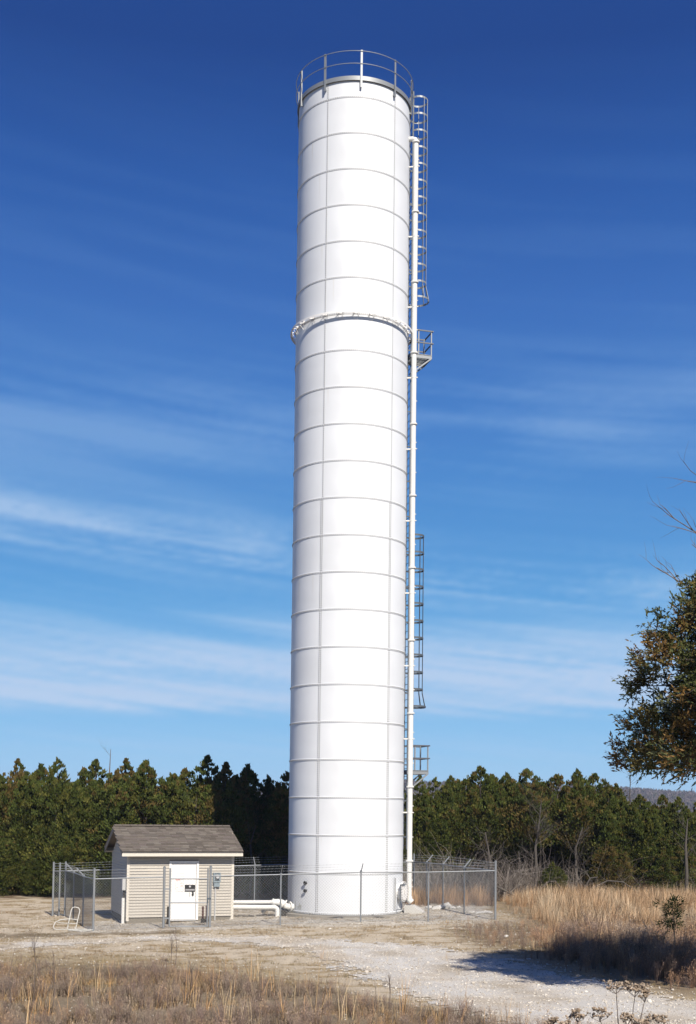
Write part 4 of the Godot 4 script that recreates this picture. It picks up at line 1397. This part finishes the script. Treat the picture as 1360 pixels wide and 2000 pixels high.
# ---------------------------------------------------------------- trees
func needle_color(bronze: float) -> Color:
	var k := rng.randf()
	var c := Color(0.056, 0.070, 0.020)
	if k < bronze:
		c = Color(0.100, 0.076, 0.028)
	elif k < 0.35 + bronze * 0.6:
		c = Color(0.090, 0.092, 0.026)
	elif k > 0.86:
		c = Color(0.046, 0.060, 0.020)
	return c * rng.randf_range(0.75, 1.25)

func cedar_crown(H: float, R: float, base: float, clumps: int, sprays: int, bronze: float) -> ArrayMesh:
	# several leaders of uneven height, each a blunt lumpy column that ends in a pointed tip
	var b := MB.new()
	var lead := [[0.0, 0.0, H, R * 0.72, 0.0]]
	var a0 := rng.randf() * TAU
	for i in 10:
		var a := a0 + TAU * i / 10.0 + rng.randf_range(-0.4, 0.4)
		var off := R * rng.randf_range(0.30, 0.82)
		lead.append([cos(a) * off, sin(a) * off, H * rng.randf_range(0.97, 1.02) * (1.0 - 0.20 * pow(off / R, 1.5)) * rng.randf_range(0.86, 1.0), R * rng.randf_range(0.30, 0.52), rng.randf() * 6.0])
	for i in clumps:
		var l: Array = lead[0] if rng.randf() < 0.16 else lead[1 + rng.randi() % 10]
		var t := pow(rng.randf(), 0.78)
		var tip := i % 7 == 0
		if tip:
			l = lead[(i / 7) % 11]
			t = rng.randf_range(0.66, 1.0)
		var y: float = lerpf(base, l[2], t)
		var a := rng.randf() * TAU
		var rr: float = l[3] * (pow(1.0 - t, 0.36) if t < 0.80 else 0.56 * (1.0 - t) / 0.2) * minf(1.0, 0.70 + t * 2.0)
		rr *= 0.86 + 0.30 * sin(a * 2.0 + y * 3.3 + l[4]) + 0.18 * rng.randf()
		var r := rr * (0.45 + 0.55 * sqrt(rng.randf()))
		var o := Vector3(cos(a), 0.0, sin(a))
		var p := Vector3(l[0], y, l[1]) + o * r
		var s := lerpf(0.33, 0.05, t * t)
		var dir := (o * lerpf(0.8, 0.10, t * t) + Vector3.UP * 0.75).normalized()
		var tall := 0.75
		if tip:
			s *= 0.62
			tall = 2.2
			dir = (o * 0.25 + Vector3.UP).normalized()
		var col := needle_color(bronze)
		for k in sprays:
			var q := p + Vector3(rng.randfn(), rng.randfn() * tall, rng.randfn()) * s * 0.5
			var d := (dir + Vector3(rng.randf() - 0.5, rng.randf() - 0.35, rng.randf() - 0.5) * lerpf(1.2, 0.7, t * t)).normalized()
			var len_ := rng.randf_range(0.07, 0.165)
			var side := d.cross(Vector3(rng.randf() - 0.5, rng.randf() - 0.5, rng.randf() - 0.5)).normalized() * len_ * 0.21
			b.col = col * rng.randf_range(0.8, 1.2)
			b.kite(q, d * len_, side, o + Vector3.UP * 0.5)
	return b.mesh()

func trunk_mesh(H: float, r: float, limbs: int, base: float) -> ArrayMesh:
	var b := MB.new()
	b.tube([Vector3(0, -0.2, 0), Vector3(0.05, H * 0.3, 0.03), Vector3(-0.03, H * 0.65, 0.02), Vector3(0, H * 0.95, 0)], [r, r * 0.75, r * 0.4, 0.01], 7, false)
	for i in limbs:
		var y := lerpf(base * 0.5, H * 0.7, rng.randf())
		var a := rng.randf() * TAU
		var l := rng.randf_range(0.7, 1.5) * (1.0 - 0.5 * y / H)
		b.tube([Vector3(0, y, 0), Vector3(cos(a) * l * 0.6, y + 0.15, sin(a) * l * 0.6), Vector3(cos(a + 0.2) * l, y + 0.3 * rng.randf(), sin(a + 0.2) * l)], [r * 0.28, r * 0.16, 0.006], 5, false)
	return b.mesh()

func ordinal(i: int) -> String:
	return ["first", "second", "third", "fourth", "fifth", "sixth", "seventh", "eighth", "ninth", "tenth", "eleventh", "twelfth", "thirteenth", "fourteenth", "fifteenth", "sixteenth", "seventeenth", "eighteenth", "nineteenth", "twentieth"][i]

func build_cedars() -> void:
	var crowns := []
	var trunks := []
	for i in 9:
		var low: float = [0.2, 0.25, 0.35, 0.2, 0.3, 2.2, 2.6, 1.9, 2.4][i]
		crowns.append(cedar_crown(6.0, [2.0, 1.7, 2.3, 1.9, 2.15, 1.9, 2.2, 1.75, 2.0][i], low, 1150, 40, [0.03, 0.7, 0.15, 0.45, 0.0, 0.08, 0.5, 0.03, 0.25][i]))
		trunks.append(trunk_mesh(6.0, 0.13, 10 if i < 5 else 18, low))
	var plant := func(x: float, z: float, hgt: float, kind: int, wide: float, label: String, group: String) -> void:
		var t := thing("cedar_tree", label, "cedar tree", G(x, z), rng.randf() * TAU, group)
		var s := hgt / 6.0
		var b := Transform3D(Basis().scaled(Vector3(s * wide, s, s * wide)), Vector3.ZERO)
		put("trunk", trunks[kind], M.bark, t, b)
		put("crown", crowns[kind], M.leaf, t, b)
	var left := [[-17.77, -15.0, 6.42], [-16.50, -15.5, 6.54], [-15.60, -16.0, 6.36], [-14.20, -15.0, 6.57], [-13.62, -17.0, 6.24], [-12.50, -16.0, 6.53], [-11.11, -15.5, 6.63], [-9.88, -15.0, 6.52], [-9.14, -17.0, 6.00], [-8.10, -15.5, 6.17], [-6.89, -14.5, 6.79], [-5.93, -15.0, 6.44], [-4.95, -15.5, 6.42], [-4.01, -17.0, 5.93], [-2.99, -15.0, 6.04]]
	for i in left.size():
		var p: Array = left[i]
		plant.call(p[0], p[1] + rng.randf_range(-0.9, 0.9), p[2], [0, 1, 2, 4, 3][i % 5], rng.randf_range(0.85, 1.25), "%s cedar, %s from the left in the tree line behind pump house" % [["dark green", "bronze green", "olive", "green", "brown tinged"][i % 5], ordinal(i)], "cedars behind the pump house")
	var mid := [[-1.75, -16.0, 6.2], [0.32, -17.0, 6.2], [2.16, -17.0, 6.05]]
	for i in 3:
		plant.call(mid[i][0], mid[i][1], mid[i][2], i, 1.05, "cedar mostly hidden behind the white water tank", "cedars hidden by the tank")
	var right := [[3.79, -17.0, 6.02], [4.68, -19.0, 5.98], [5.40, -18.0, 6.02], [6.16, -17.5, 5.88], [6.95, -18.0, 6.57], [7.71, -19.0, 6.18], [8.34, -18.0, 6.21], [9.26, -17.0, 6.40], [10.43, -19.0, 5.83], [10.84, -17.0, 6.16], [11.89, -17.0, 6.44], [12.88, -18.0, 6.24], [13.13, -16.0, 5.41], [13.79, -15.5, 5.02], [14.68, -16.0, 5.14], [16.10, -17.0, 5.17], [16.60, -15.0, 5.05], [17.78, -16.0, 5.18], [19.25, -17.0, 5.37]]
	for i in right.size():
		var p: Array = right[i]
		plant.call(p[0], p[1] + rng.randf_range(-0.6, 0.6), p[2], (5 + i % 4) if i > 1 and i < 16 and i != 13 else [0, 4, 2, 3][i % 4], rng.randf_range(0.85, 1.15), "%s cedar, %s to the right of the tank in tree line" % ["green" if i % 4 != 1 and i % 4 != 3 else "brown tinged", ordinal(i)], "cedars right of the tank")
	# shorter growth along the left edge of the clearing, then the wood behind
	for q in [[-16.9, -13.2, 3.3], [-14.9, -13.4, 2.7], [-13.2, -13.0, 3.6], [-11.6, -13.6, 2.9]]:
		plant.call(q[0], q[1], q[2], 0, 1.35, "low bushy cedar %s at the foot of the left tree line" % ["leftmost", "second", "third", "rightmost"][int(absf(q[0] + 16.9) / 1.7)], "low cedars left of the pump house")
	for i in 19:
		var x := -21.0 + 2.4 * i + rng.randf_range(-0.5, 0.5)
		plant.call(x, -22.0 + rng.randf_range(-1.5, 1.5), rng.randf_range(5.0, 5.6) * (0.82 if x > 12.0 else 1.0), i % 5, 1.5, "cedar deep in the wood hidden behind the front trees", "cedars deep in the wood")
	# bushy cedar at the right with a lower lit skirt
	plant.call(12.6, -13.2, 2.9, 1, 1.4, "low green cedar skirt by the arching branch right of fence", "low cedars right of the fence")
	plant.call(9.9, -13.0, 1.9, 0, 1.1, "small green cedar bush between the dead arching branches", "low cedars right of the fence")
	plant.call(15.3, -13.4, 3.2, 2, 1.4, "low brown cedar near the right edge behind golden grass", "low cedars right of the fence")

func branchy(b: MB, p: Vector3, d: Vector3, l: float, r: float, depth: int, up: float) -> void:
	var pts := [p]; var rads := [r]
	var q := p; var dir := d
	for i in 3:
		dir = (dir + Vector3(rng.randf() - 0.5, rng.randf() - 0.5 + up, rng.randf() - 0.5) * 0.42).normalized()
		q = q + dir * l / 3.0
		pts.append(q); rads.append(r * (1.0 - 0.22 * (i + 1)))
		if depth > 0:
			for k in (2 if depth > 1 else 1):
				if rng.randf() < 0.85:
					var s := (dir + Vector3(rng.randf() - 0.5, rng.randf() - 0.4, rng.randf() - 0.5) * 1.7).normalized()
					branchy(b, q, s, l * rng.randf_range(0.45, 0.68), r * (0.62 - 0.12 * i) * 0.8, depth - 1, up)
	rads[3] = maxf(0.0015, r * 0.2) if depth == 0 else rads[3]
	b.tube(pts, rads, 5 if r > 0.02 else 3, false)

func build_bare() -> void:
	var make := func(x: float, z: float, trunk: Array, rads: Array, nb: int, bl: float, label: String, m: Material, cat: String) -> void:
		var t := thing("bare_tree", label, cat, G(x, z), 0.0, "")
		var b := MB.new()
		b.tube(trunk, rads, 7, false)
		put("trunk", b.mesh(), m, t)
		var c := MB.new()
		for i in nb:
			var k := rng.randf_range(0.35, 1.0) * (trunk.size() - 1)
			var e := mini(int(k), trunk.size() - 2)
			var p: Vector3 = trunk[e].lerp(trunk[e + 1], k - e)
			var a := rng.randf() * TAU
			branchy(c, p, Vector3(cos(a) * 0.8, 0.55, sin(a) * 0.6).normalized(), bl * 0.72 * rng.randf_range(0.5, 1.1), lerpf(rads[e], rads[e + 1], k - e) * 0.32, 2, 0.16)
		put("branches", c.mesh(), m, t)
	make.call(6.75, -13.3, [Vector3(0, -0.1, 0), Vector3(0.05, 0.9, 0), Vector3(0.22, 1.7, 0), Vector3(0.1, 2.4, 0), Vector3(-0.05, 3.3, 0)], [0.12, 0.10, 0.085, 0.06, 0.03], 12, 1.2, "grey leaning dead trunk just behind the right fence corner", M.grey_bark, "dead tree")
	make.call(9.25, -13.6, [Vector3(0, -0.1, 0), Vector3(-0.03, 1.4, 0), Vector3(-0.08, 2.6, 0), Vector3(0.1, 3.8, 0), Vector3(0.2, 4.9, 0)], [0.10, 0.085, 0.065, 0.04, 0.015], 26, 1.5, "tallest grey bare tree right of the fence before dark cedars", M.grey_bark, "dead tree")
	make.call(8.55, -13.9, [Vector3(0, -0.1, 0), Vector3(-0.05, 1.2, 0), Vector3(-0.15, 2.4, 0)], [0.05, 0.045, 0.02], 6, 0.9, "thin straight dead stem left of the tallest bare tree", M.grey_bark, "dead tree")
	make.call(11.0, -13.8, [Vector3(0, -0.1, 0), Vector3(0.2, 1.2, 0), Vector3(0.15, 2.6, 0), Vector3(0.5, 3.6, 0)], [0.08, 0.07, 0.05, 0.02], 12, 1.5, "tangled grey brush between tall bare tree and arching branch", M.grey_bark, "dead tree")
	make.call(16.05, -12.2, [Vector3(0, -0.1, 0), Vector3(0.05, 1.4, 0), Vector3(0.0, 2.8, 0), Vector3(0.1, 4.0, 0)], [0.10, 0.085, 0.06, 0.02], 14, 1.2, "pale bare trunk at the right edge beyond golden grass", M.grey_bark, "dead tree")
	make.call(6.1, -12.4, [Vector3(0, -0.1, 0), Vector3(-0.25, 0.9, 0), Vector3(-0.6, 1.7, 0)], [0.06, 0.05, 0.02], 6, 0.8, "short forked dead stem seen through the right fence bay", M.grey_bark, "dead tree")
	make.call(-4.6, -13.2, [Vector3(0, -0.1, 0), Vector3(0.1, 1.6, 0), Vector3(0.0, 2.6, 0), Vector3(0.25, 3.5, 0)], [0.07, 0.06, 0.04, 0.015], 8, 1.0, "thin bare tree in the tank's shadow left of the tank", M.grey_bark, "dead tree")
	make.call(-7.3, -13.4, [Vector3(0, -0.1, 0), Vector3(0.1, 2.2, 0), Vector3(0.02, 3.6, 0), Vector3(0.05, 4.9, 0)], [0.07, 0.06, 0.045, 0.015], 10, 0.9, "grey dead tree rising behind the pump house roof", M.grey_bark, "dead tree")
	make.call(-12.3, -17.5, [Vector3(0, -0.1, 0), Vector3(0.1, 3.2, 0), Vector3(0.0, 5.6, 0), Vector3(0.05, 7.3, 0)], [0.09, 0.07, 0.04, 0.012], 10, 1.1, "bare twig tree poking above cedars at the left", M.twig, "bare tree")
	make.call(15.1, -19.5, [Vector3(0, -0.1, 0), Vector3(0.05, 3.0, 0), Vector3(0.0, 5.2, 0), Vector3(0.1, 6.9, 0)], [0.06, 0.05, 0.03, 0.01], 16, 1.4, "thin leafless tree seen below the large near cedar", M.grey_bark, "bare tree")
	# arching dead branches
	var arc := func(x: float, z: float, pts: Array, r: float, label: String) -> void:
		var t := thing("arching_branch", label, "dead branch", G(x, z))
		var b := MB.new()
		var rr := []
		for i in pts.size():
			rr.append(lerpf(r, r * 0.35, float(i) / (pts.size() - 1)))
		b.tube(pts, rr, 6)
		put("stem", b.mesh(), M.grey_bark, t)
		var c := MB.new()
		for i in 5:
			branchy(c, pts[1 + i % (pts.size() - 2)], Vector3(rng.randf() - 0.5, 0.3, rng.randf() - 0.5).normalized(), 0.7, 0.015, 1, -0.1)
		put("twigs", c.mesh(), M.grey_bark, t)
	arc.call(9.3, -11.6, [Vector3(-0.4, -0.1, 0), Vector3(-0.2, 0.6, 0), Vector3(0.15, 0.95, 0), Vector3(0.5, 1.0, 0), Vector3(0.8, 0.6, 0), Vector3(0.95, -0.1, 0)], 0.055, "left dead branch bent into a low arch above golden grass")
	arc.call(11.2, -11.2, [Vector3(-0.25, -0.1, 0), Vector3(-0.1, 0.7, 0), Vector3(0.15, 1.15, 0), Vector3(0.5, 1.2, 0)], 0.07, "middle pale branch curving like a hook above golden grass")
	arc.call(12.4, -11.4, [Vector3(-0.9, 0.7, 0), Vector3(-0.2, 1.05, 0), Vector3(0.5, 1.0, 0), Vector3(1.1, 0.6, 0), Vector3(1.35, -0.1, 0)], 0.045, "right long branch arching down into the golden grass")
	arc.call(7.3, -11.5, [Vector3(-0.3, 0.75, 0), Vector3(0.3, 0.45, 0), Vector3(0.9, 0.15, 0), Vector3(1.2, -0.1, 0)], 0.05, "fallen pale branch sloping down beside the fence corner")

func build_near_cedar() -> void:
	var at := G(8.62, 21.3)
	var t := thing("large_cedar", "large near cedar with rust tinged foliage at the right edge", "cedar tree", at)
	var b := MB.new()
	b.tube([Vector3(0, -0.2, 0), Vector3(0.05, 2.5, 0), Vector3(-0.05, 5.5, 0.05), Vector3(0.0, 7.4, 0), Vector3(0, 8.9, 0)], [0.26, 0.22, 0.17, 0.09, 0.02], 10, false)
	put("trunk", b.mesh(), M.bark, t)
	var w := MB.new()
	var lf := MB.new()
	var nb := 66
	for i in nb:
		var ty := float(i) / nb
		var y := lerpf(4.85, 8.5, pow(ty, 1.05))
		var a := i * 2.399 + rng.randf_range(-0.3, 0.3)
		var reach := 3.95 * pow(1.0 - ty, 0.47) * minf(1.0, 0.88 + ty * 1.6) * rng.randf_range(0.70, 1.06) * (1.0 if cos(a) < 0.2 else 0.78)
		var o := Vector3(cos(a), 0, sin(a))
		var droop := lerpf(-0.24, 0.5, ty)
		var pts := []; var rads := []
		for k in 6:
			var s := float(k) / 5.0
			pts.append(Vector3(0, y, 0) + o * reach * s + Vector3.UP * (droop * reach * (s - 0.35 * s * s)) + Vector3(rng.randf() - 0.5, rng.randf() - 0.5, rng.randf() - 0.5) * 0.18 * s)
			rads.append(lerpf(0.05 * (1.1 - ty), 0.005, s))
		w.tube(pts, rads, 5, false)
		var near_left := o.x < 0.30        # the far side of the crown lies outside the picture
		var nc := int(lerpf(34.0, 19.0, ty)) + 5
		for k in nc:
			var s := rng.randf_range(0.25, 1.0)
			var e := mini(int(s * 5.0), 4)
			var p: Vector3 = pts[e].lerp(pts[e + 1], s * 5.0 - e)
			var side := Vector3(-o.z, 0, o.x) * rng.randf_range(-1.0, 1.0) * (0.18 + 0.42 * (1.0 - absf(s - 0.6))) + Vector3.UP * rng.randf_range(-0.16, 0.24)
			var q := p + side
			w.tube([p, q + o * 0.1], [0.010, 0.004], 3, false)
			var col := Color(0.056, 0.064, 0.026)
			var kk := rng.randf()
			if kk > 0.74:
				col = Color(0.118, 0.074, 0.030)
			elif kk > 0.42:
				col = Color(0.092, 0.075, 0.028)
			elif kk > 0.25:
				col = Color(0.085, 0.092, 0.046)
			col = col * rng.randf_range(1.0, 1.5)
			# feathery sprigs: small scales set along short shoots
			var dir0 := (o * 0.7 + side.normalized() * 0.6 + Vector3.UP * 0.15).normalized()
			var sprigs := 14 if near_left else 5
			for g in sprigs:
				var sg := (dir0 + Vector3(rng.randf() - 0.5, rng.randf() - 0.5, rng.randf() - 0.5) * 1.9).normalized()
				var st := q + Vector3(rng.randf() - 0.5, rng.randf() - 0.5, rng.randf() - 0.5) * 0.30
				var ln := rng.randf_range(0.14, 0.32)
				var big := 1.0 if near_left else 1.7
				lf.col = col * rng.randf_range(0.78, 1.25)
				for m in 9:
					var r := Vector3(rng.randf() - 0.5, rng.randf() - 0.5, rng.randf() - 0.5)
					var d := (sg + r * 1.5).normalized()
					var l := rng.randf_range(0.05, 0.11) * big
					lf.kite(st + sg * ln * m / 9.0, d * l, d.cross(r).normalized() * l * 0.19, o + Vector3.UP * 0.4)
	put("branches", w.mesh(), M.grey_bark, t)
	put("crown", lf.mesh(), M.leaf, t)
	# bare tree behind it whose limbs reach into the picture
	var bt := thing("bare_oak", "bare leafless tree whose upper limbs reach in from the right edge", "bare tree", G(13.2, 15.2))
	var tr := MB.new()
	tr.tube([Vector3(0, -0.2, 0), Vector3(-0.1, 4, 0), Vector3(-0.3, 7.2, 0.2), Vector3(-0.6, 10.5, 0.4), Vector3(-0.7, 13.5, 0.5)], [0.3, 0.24, 0.17, 0.10, 0.03], 10, false)
	put("trunk", tr.mesh(), M.grey_bark, bt)
	var br := MB.new()
	for q in [[7.6, Vector3(-5.75, 9.7, 1.0)], [8.0, Vector3(-4.85, 10.3, 1.1)], [8.8, Vector3(-5.45, 11.05, 1.0)], [9.2, Vector3(-4.7, 12.0, 1.0)], [9.6, Vector3(3.5, 12.4, 0.0)], [8.2, Vector3(3.9, 10.4, -1.0)], [10.0, Vector3(-1.0, 13.2, 3.2)], [9.0, Vector3(0.5, 12.0, -3.6)]]:
		var p0 := Vector3(-0.4, q[0], 0.2)
		var p1: Vector3 = q[1]
		var pts := []; var rads := []
		for k in 7:
			var s := k / 6.0
			pts.append(p0.lerp(p1, s) + Vector3(0, -0.35 * sin(PI * s), 0) + Vector3(rng.randf() - 0.5, rng.randf() - 0.5, rng.randf() - 0.5) * 0.16)
			rads.append(lerpf(0.075, 0.008, s))
		br.tube(pts, rads, 5, false)
		for k in 12:
			var s := rng.randf_range(0.35, 0.98)
			var e := mini(int(s * 6.0), 5)
			var pp: Vector3 = pts[e].lerp(pts[e + 1], s * 6.0 - e)
			branchy(br, pp, ((p1 - p0).normalized() + Vector3(rng.randf() - 0.5, rng.randf() - 0.3, rng.randf() - 0.5) * 1.5).normalized(), rng.randf_range(0.45, 0.95), 0.014, 1, 0.1)
	put("branches", br.mesh(), M.twig, bt)

func build_small_plants() -> void:
	# little cedar on a bare stem in the tall grass
	var t := thing("cedar_sapling", "small dark cedar sapling on a thin stem in tall grass", "sapling", G(8.5, 13.7))
	var b := MB.new()
	b.tube([Vector3(0, -0.1, 0), Vector3(0.05, 0.6, 0), Vector3(-0.02, 1.5, 0)], [0.022, 0.018, 0.006], 6, false)
	put("stem", b.mesh(), M.bark, t)
	var c := MB.new()
	for i in 30:
		var y := rng.randf_range(0.85, 1.62)
		var p := Vector3(rng.randfn() * 0.14, y, rng.randfn() * 0.14)
		var col := Color(0.026, 0.036, 0.016) * rng.randf_range(0.8, 1.3)
		for k in 46:
			var r := Vector3(rng.randfn(), rng.randfn(), rng.randfn()) * 0.055
			var d := (r + Vector3.UP * 0.05 + Vector3(p.x, 0, p.z) * 0.5).normalized() * rng.randf_range(0.05, 0.10)
			c.col = col * rng.randf_range(0.8, 1.2)
			c.kite(p + r, d, d.cross(Vector3(rng.randf() - 0.5, 0.5, rng.randf() - 0.5)).normalized() * 0.012, p)
	for i in 6:
		var p := Vector3(-0.35 + rng.randfn() * 0.08, 0.62 + rng.randfn() * 0.05, rng.randfn() * 0.1)
		for k in 30:
			c.col = Color(0.03, 0.038, 0.016)
			var r := Vector3(rng.randfn(), rng.randfn() * 0.6, rng.randfn()) * 0.06
			c.kite(p + r, (r + Vector3.UP * 0.03).normalized() * 0.07, Vector3(0.008, 0, 0.008), Vector3.UP)
	put("crown", c.mesh(), M.leaf, t)
	# dried flat topped flower heads close to the camera
	var head := func(m: MB, st: MB, p: Vector3, w: float) -> void:
		for g in 6:
			var ga := TAU * g / 6.0 + rng.randf() * 0.8
			var hub := p + Vector3(cos(ga), 0, sin(ga)) * w * rng.randf_range(0.35, 1.15) + Vector3.UP * rng.randf_range(-0.02, 0.012)
			st.tube([p - Vector3.UP * 0.05, hub - Vector3.UP * 0.018], [0.0016, 0.0010], 3, false)
			for i in 11:
				var a := rng.randf() * TAU
				var r := 0.55 * w * sqrt(rng.randf())
				var q := hub + Vector3(cos(a) * r, rng.randf_range(-0.007, 0.005), sin(a) * r)
				st.tube([hub - Vector3.UP * 0.018, q], [0.0008, 0.0006], 3, false)
				m.col = Color(0.25, 0.19, 0.14).lerp(Color(0.44, 0.36, 0.28), rng.randf()) * rng.randf_range(0.7, 1.1)
				m.blob(q, Vector3(1, 0.8, 1) * rng.randf_range(0.0035, 0.0075), rng, 0.35)
	var plants := [[1.30, 39.7, [[-0.03, 1.47, 0.0, 0.045], [0.05, 1.46, 0.02, 0.05], [0.10, 1.435, 0.0, 0.03], [-0.11, 1.35, 0.03, 0.04], [0.005, 1.33, 0.05, 0.028]], "largest dried flower stalk with pale flat heads, bottom right"], [1.42, 39.78, [[0.02, 1.32, 0.0, 0.035], [-0.06, 1.295, 0.0, 0.03]], "dried flower stalk right of the largest one, bottom right"], [1.09, 39.72, [[0.0, 1.345, 0.0, 0.032], [-0.06, 1.31, 0.02, 0.03], [-0.12, 1.30, 0.0, 0.026]], "dried flower stalk left of the largest one, bottom right"]]
	for pl in plants:
		var o := thing("dried_flower_stalk", pl[3], "dried flower", G(pl[0], pl[1]), 0.0, "dried flower stalks near the camera")
		var st := MB.new(); var hd := MB.new()
		st.tube([Vector3(0, -0.05, 0), Vector3(0.01, 0.6, 0), Vector3(0, 1.12, 0)], [0.006, 0.005, 0.004], 6, false)
		for q in pl[2]:
			var p := Vector3(q[0], q[1], q[2])
			st.tube([Vector3(0, 1.10 - absf(q[0]) * 0.8, 0), Vector3(q[0] * 0.7, lerpf(1.1, q[1], 0.5), q[2] * 0.7), p - Vector3.UP * 0.04], [0.0034, 0.0026, 0.0016], 5, false)
			head.call(hd, st, p, q[3])
		put("stem", st.mesh(), M.twig, o)
		put("flower_heads", hd.mesh(), M.straw, o)
	# single dead stalks standing out of the foreground
	var stalks := [[-4.38, 13.4, 0.95, "dark dead weed stalk with curled tip left of centre foreground"], [-4.55, 13.1, 0.7, "shorter dead weed stalk beside the one with curled tip"], [-5.35, 22.6, 1.15, "dark branching dead stem near the left edge of foreground"], [-6.25, 20.5, 1.35, "reddish thin dead shrub stem at the far left foreground"], [-6.0, 23.2, 0.9, "low dark twiggy stem in the bottom left corner"], [-3.2, 19.5, 0.6, "small grey dead stem in the middle of foreground grass"], [0.9, 21.6, 0.55, "thin dead stem beside the drive's lower edge"]]
	for q in stalks:
		var o := thing("dead_stalk", q[3], "dead weed", G(q[0], q[1]))
		var st := MB.new()
		st.tube([Vector3(0, -0.05, 0), Vector3(0.02, q[2] * 0.5, 0), Vector3(-0.02, q[2], 0)], [0.009, 0.007, 0.003], 5, false)
		put("stem", st.mesh(), M.twig, o)
		var tw := MB.new()
		for i in 12:
			var y: float = q[2] * rng.randf_range(0.35, 1.0)
			branchy(tw, Vector3(0, y, 0), Vector3(rng.randf() - 0.5, 0.7, rng.randf() - 0.5).normalized(), q[2] * 0.32, 0.004, 1, 0.2)
		put("twigs", tw.mesh(), M.twig, o)

func build_far() -> void:
	# wooded ridge beyond the trees
	var b := MB.new()
	var xs := []
	for i in 61:
		xs.append(-900.0 + 30.0 * i)
	var crest := func(x: float) -> float:
		return 24.0 + 3.0 * sin(x * 0.009 + 1.0) + 1.6 * sin(x * 0.031)
	var foot := -760.0
	for i in 60:
		var x0: float = xs[i]; var x1: float = xs[i + 1]
		var rows := [[foot, -5.0], [-900.0, 4.0], [-1050.0, 15.0], [-1160.0, 0.0], [-1500.0, -10.0]]
		for k in 4:
			var ya0: float = crest.call(x0) if k == 3 else rows[k][1]; var ya1: float = crest.call(x1) if k == 3 else rows[k][1]
			var yb0: float = crest.call(x0) if k == 2 else rows[k + 1][1]; var yb1: float = crest.call(x1) if k == 2 else rows[k + 1][1]
			b.quad(Vector3(x0, ya0, rows[k][0]), Vector3(x1, ya1, rows[k][0]), Vector3(x1, yb1, rows[k + 1][0]), Vector3(x0, yb0, rows[k + 1][0]), Vector3.UP)
	structure("hill", b.mesh(), mat(Color(0.10, 0.085, 0.08), 1.0))
	var tree := MB.new()
	tree.col = Color(1, 1, 1)
	for i in 46:
		var a := rng.randf() * TAU
		var p := Vector3(cos(a) * 2.6 * sqrt(rng.randf()), 2.0 + rng.randf() * 5.0, sin(a) * 2.6 * sqrt(rng.randf()))
		var d := Vector3(rng.randf() - 0.5, 1.0, rng.randf() - 0.5) * 2.2
		tree.kite(p, d, Vector3(rng.randf() - 0.5, 0, rng.randf() - 0.5) * 0.9, Vector3.UP)
	var xf := []; var cl := []
	for i in 9000:
		var z := rng.randf_range(-1200.0, -790.0)
		var x := rng.randf_range(40.0, 560.0)
		var y: float
		if z < -1050.0:
			y = lerpf(15.0, crest.call(x), minf(1.0, (-1050.0 - z) / 110.0))
		elif z < -900.0:
			y = lerpf(4.0, 15.0, (-900.0 - z) / 150.0)
		else:
			y = lerpf(-5.0, 4.0, (-760.0 - z) / 140.0)
		var s := rng.randf_range(0.6, 1.15)
		xf.append(Transform3D(Basis(Vector3.UP, rng.randf() * TAU).scaled(Vector3.ONE * s), Vector3(x, y - 1.0, z)))
		cl.append(Color(0.135, 0.115, 0.11).lerp(Color(0.085, 0.085, 0.06), 1.0 if rng.randf() < 0.18 else 0.0) * rng.randf_range(0.75, 1.25))
	tag(swarm("distant_forest", tree.mesh(), M.leaf, xf, cl, self), "leafless grey brown forest on the distant ridge at the right", "forest")

# ---------------------------------------------------------------- scene
func _ready() -> void:
	rng.seed = 20240611
	# camera: a level-ish lens shifted upwards, as the photograph was straightened
	var cam := Camera3D.new()
	cam.name = "camera"
	var f := 2367.7
	cam.projection = Camera3D.PROJECTION_FRUSTUM
	cam.keep_aspect = Camera3D.KEEP_HEIGHT
	cam.near = 0.2
	cam.far = 6000.0
	cam.size = 0.2 * 2000.0 / f
	cam.frustum_offset = Vector2(0.0, 0.2 * 457.4 / f)
	cam.transform = Transform3D(Basis(Vector3.RIGHT, 0.0539) * Basis(Vector3.BACK, 0.0119), Vector3(0.0426, 3.8663, 45.24))
	add_child(cam)
	cam.current = true
	var we := WorldEnvironment.new()
	we.name = "world_environment"
	var env := Environment.new()
	env.background_mode = Environment.BG_SKY
	env.sky = Sky.new()
	env.sky.sky_material = make_sky()
	env.tonemap_mode = Environment.TONE_MAPPER_LINEAR
	env.tonemap_exposure = 1.4
	env.background_energy_multiplier = 0.72
	env.sdfgi_enabled = true
	env.ssao_enabled = true
	env.ssil_enabled = true
	env.fog_enabled = true
	env.fog_density = 0.0002
	env.fog_light_color = Color(0.70, 0.78, 0.92)
	we.environment = env
	add_child(we)
	var sun := DirectionalLight3D.new()
	sun.name = "sun"
	sun.light_color = Color(1.0, 0.96, 0.90)
	sun.light_energy = 1.6
	sun.light_angular_distance = 0.5
	sun.shadow_enabled = true
	var az := deg_to_rad(21.0)
	var el := deg_to_rad(42.0)
	var to := Vector3(-sin(az) * cos(el), -sin(el), -cos(az) * cos(el))
	sun.basis = Basis.looking_at(to, Vector3.UP)
	add_child(sun)

	big_noise.seed = 4; big_noise.frequency = 0.12; big_noise.fractal_octaves = 3
	mid_noise.seed = 8; mid_noise.frequency = 0.42; mid_noise.fractal_octaves = 3
	fine_noise.seed = 15; fine_noise.frequency = 1.7; fine_noise.fractal_octaves = 3
	make_materials()
	M.dark_steel2 = mat(Color(0.06, 0.06, 0.06), 0.4, 0.5)

	build_ground()
	build_far()
	build_cedars()
	build_tank()
	build_house()
	build_fence()
	build_inlet_pipes()
	build_near_cedar()
	build_bare()
	build_loose()
	build_grass()
	build_yard()
	build_small_plants()
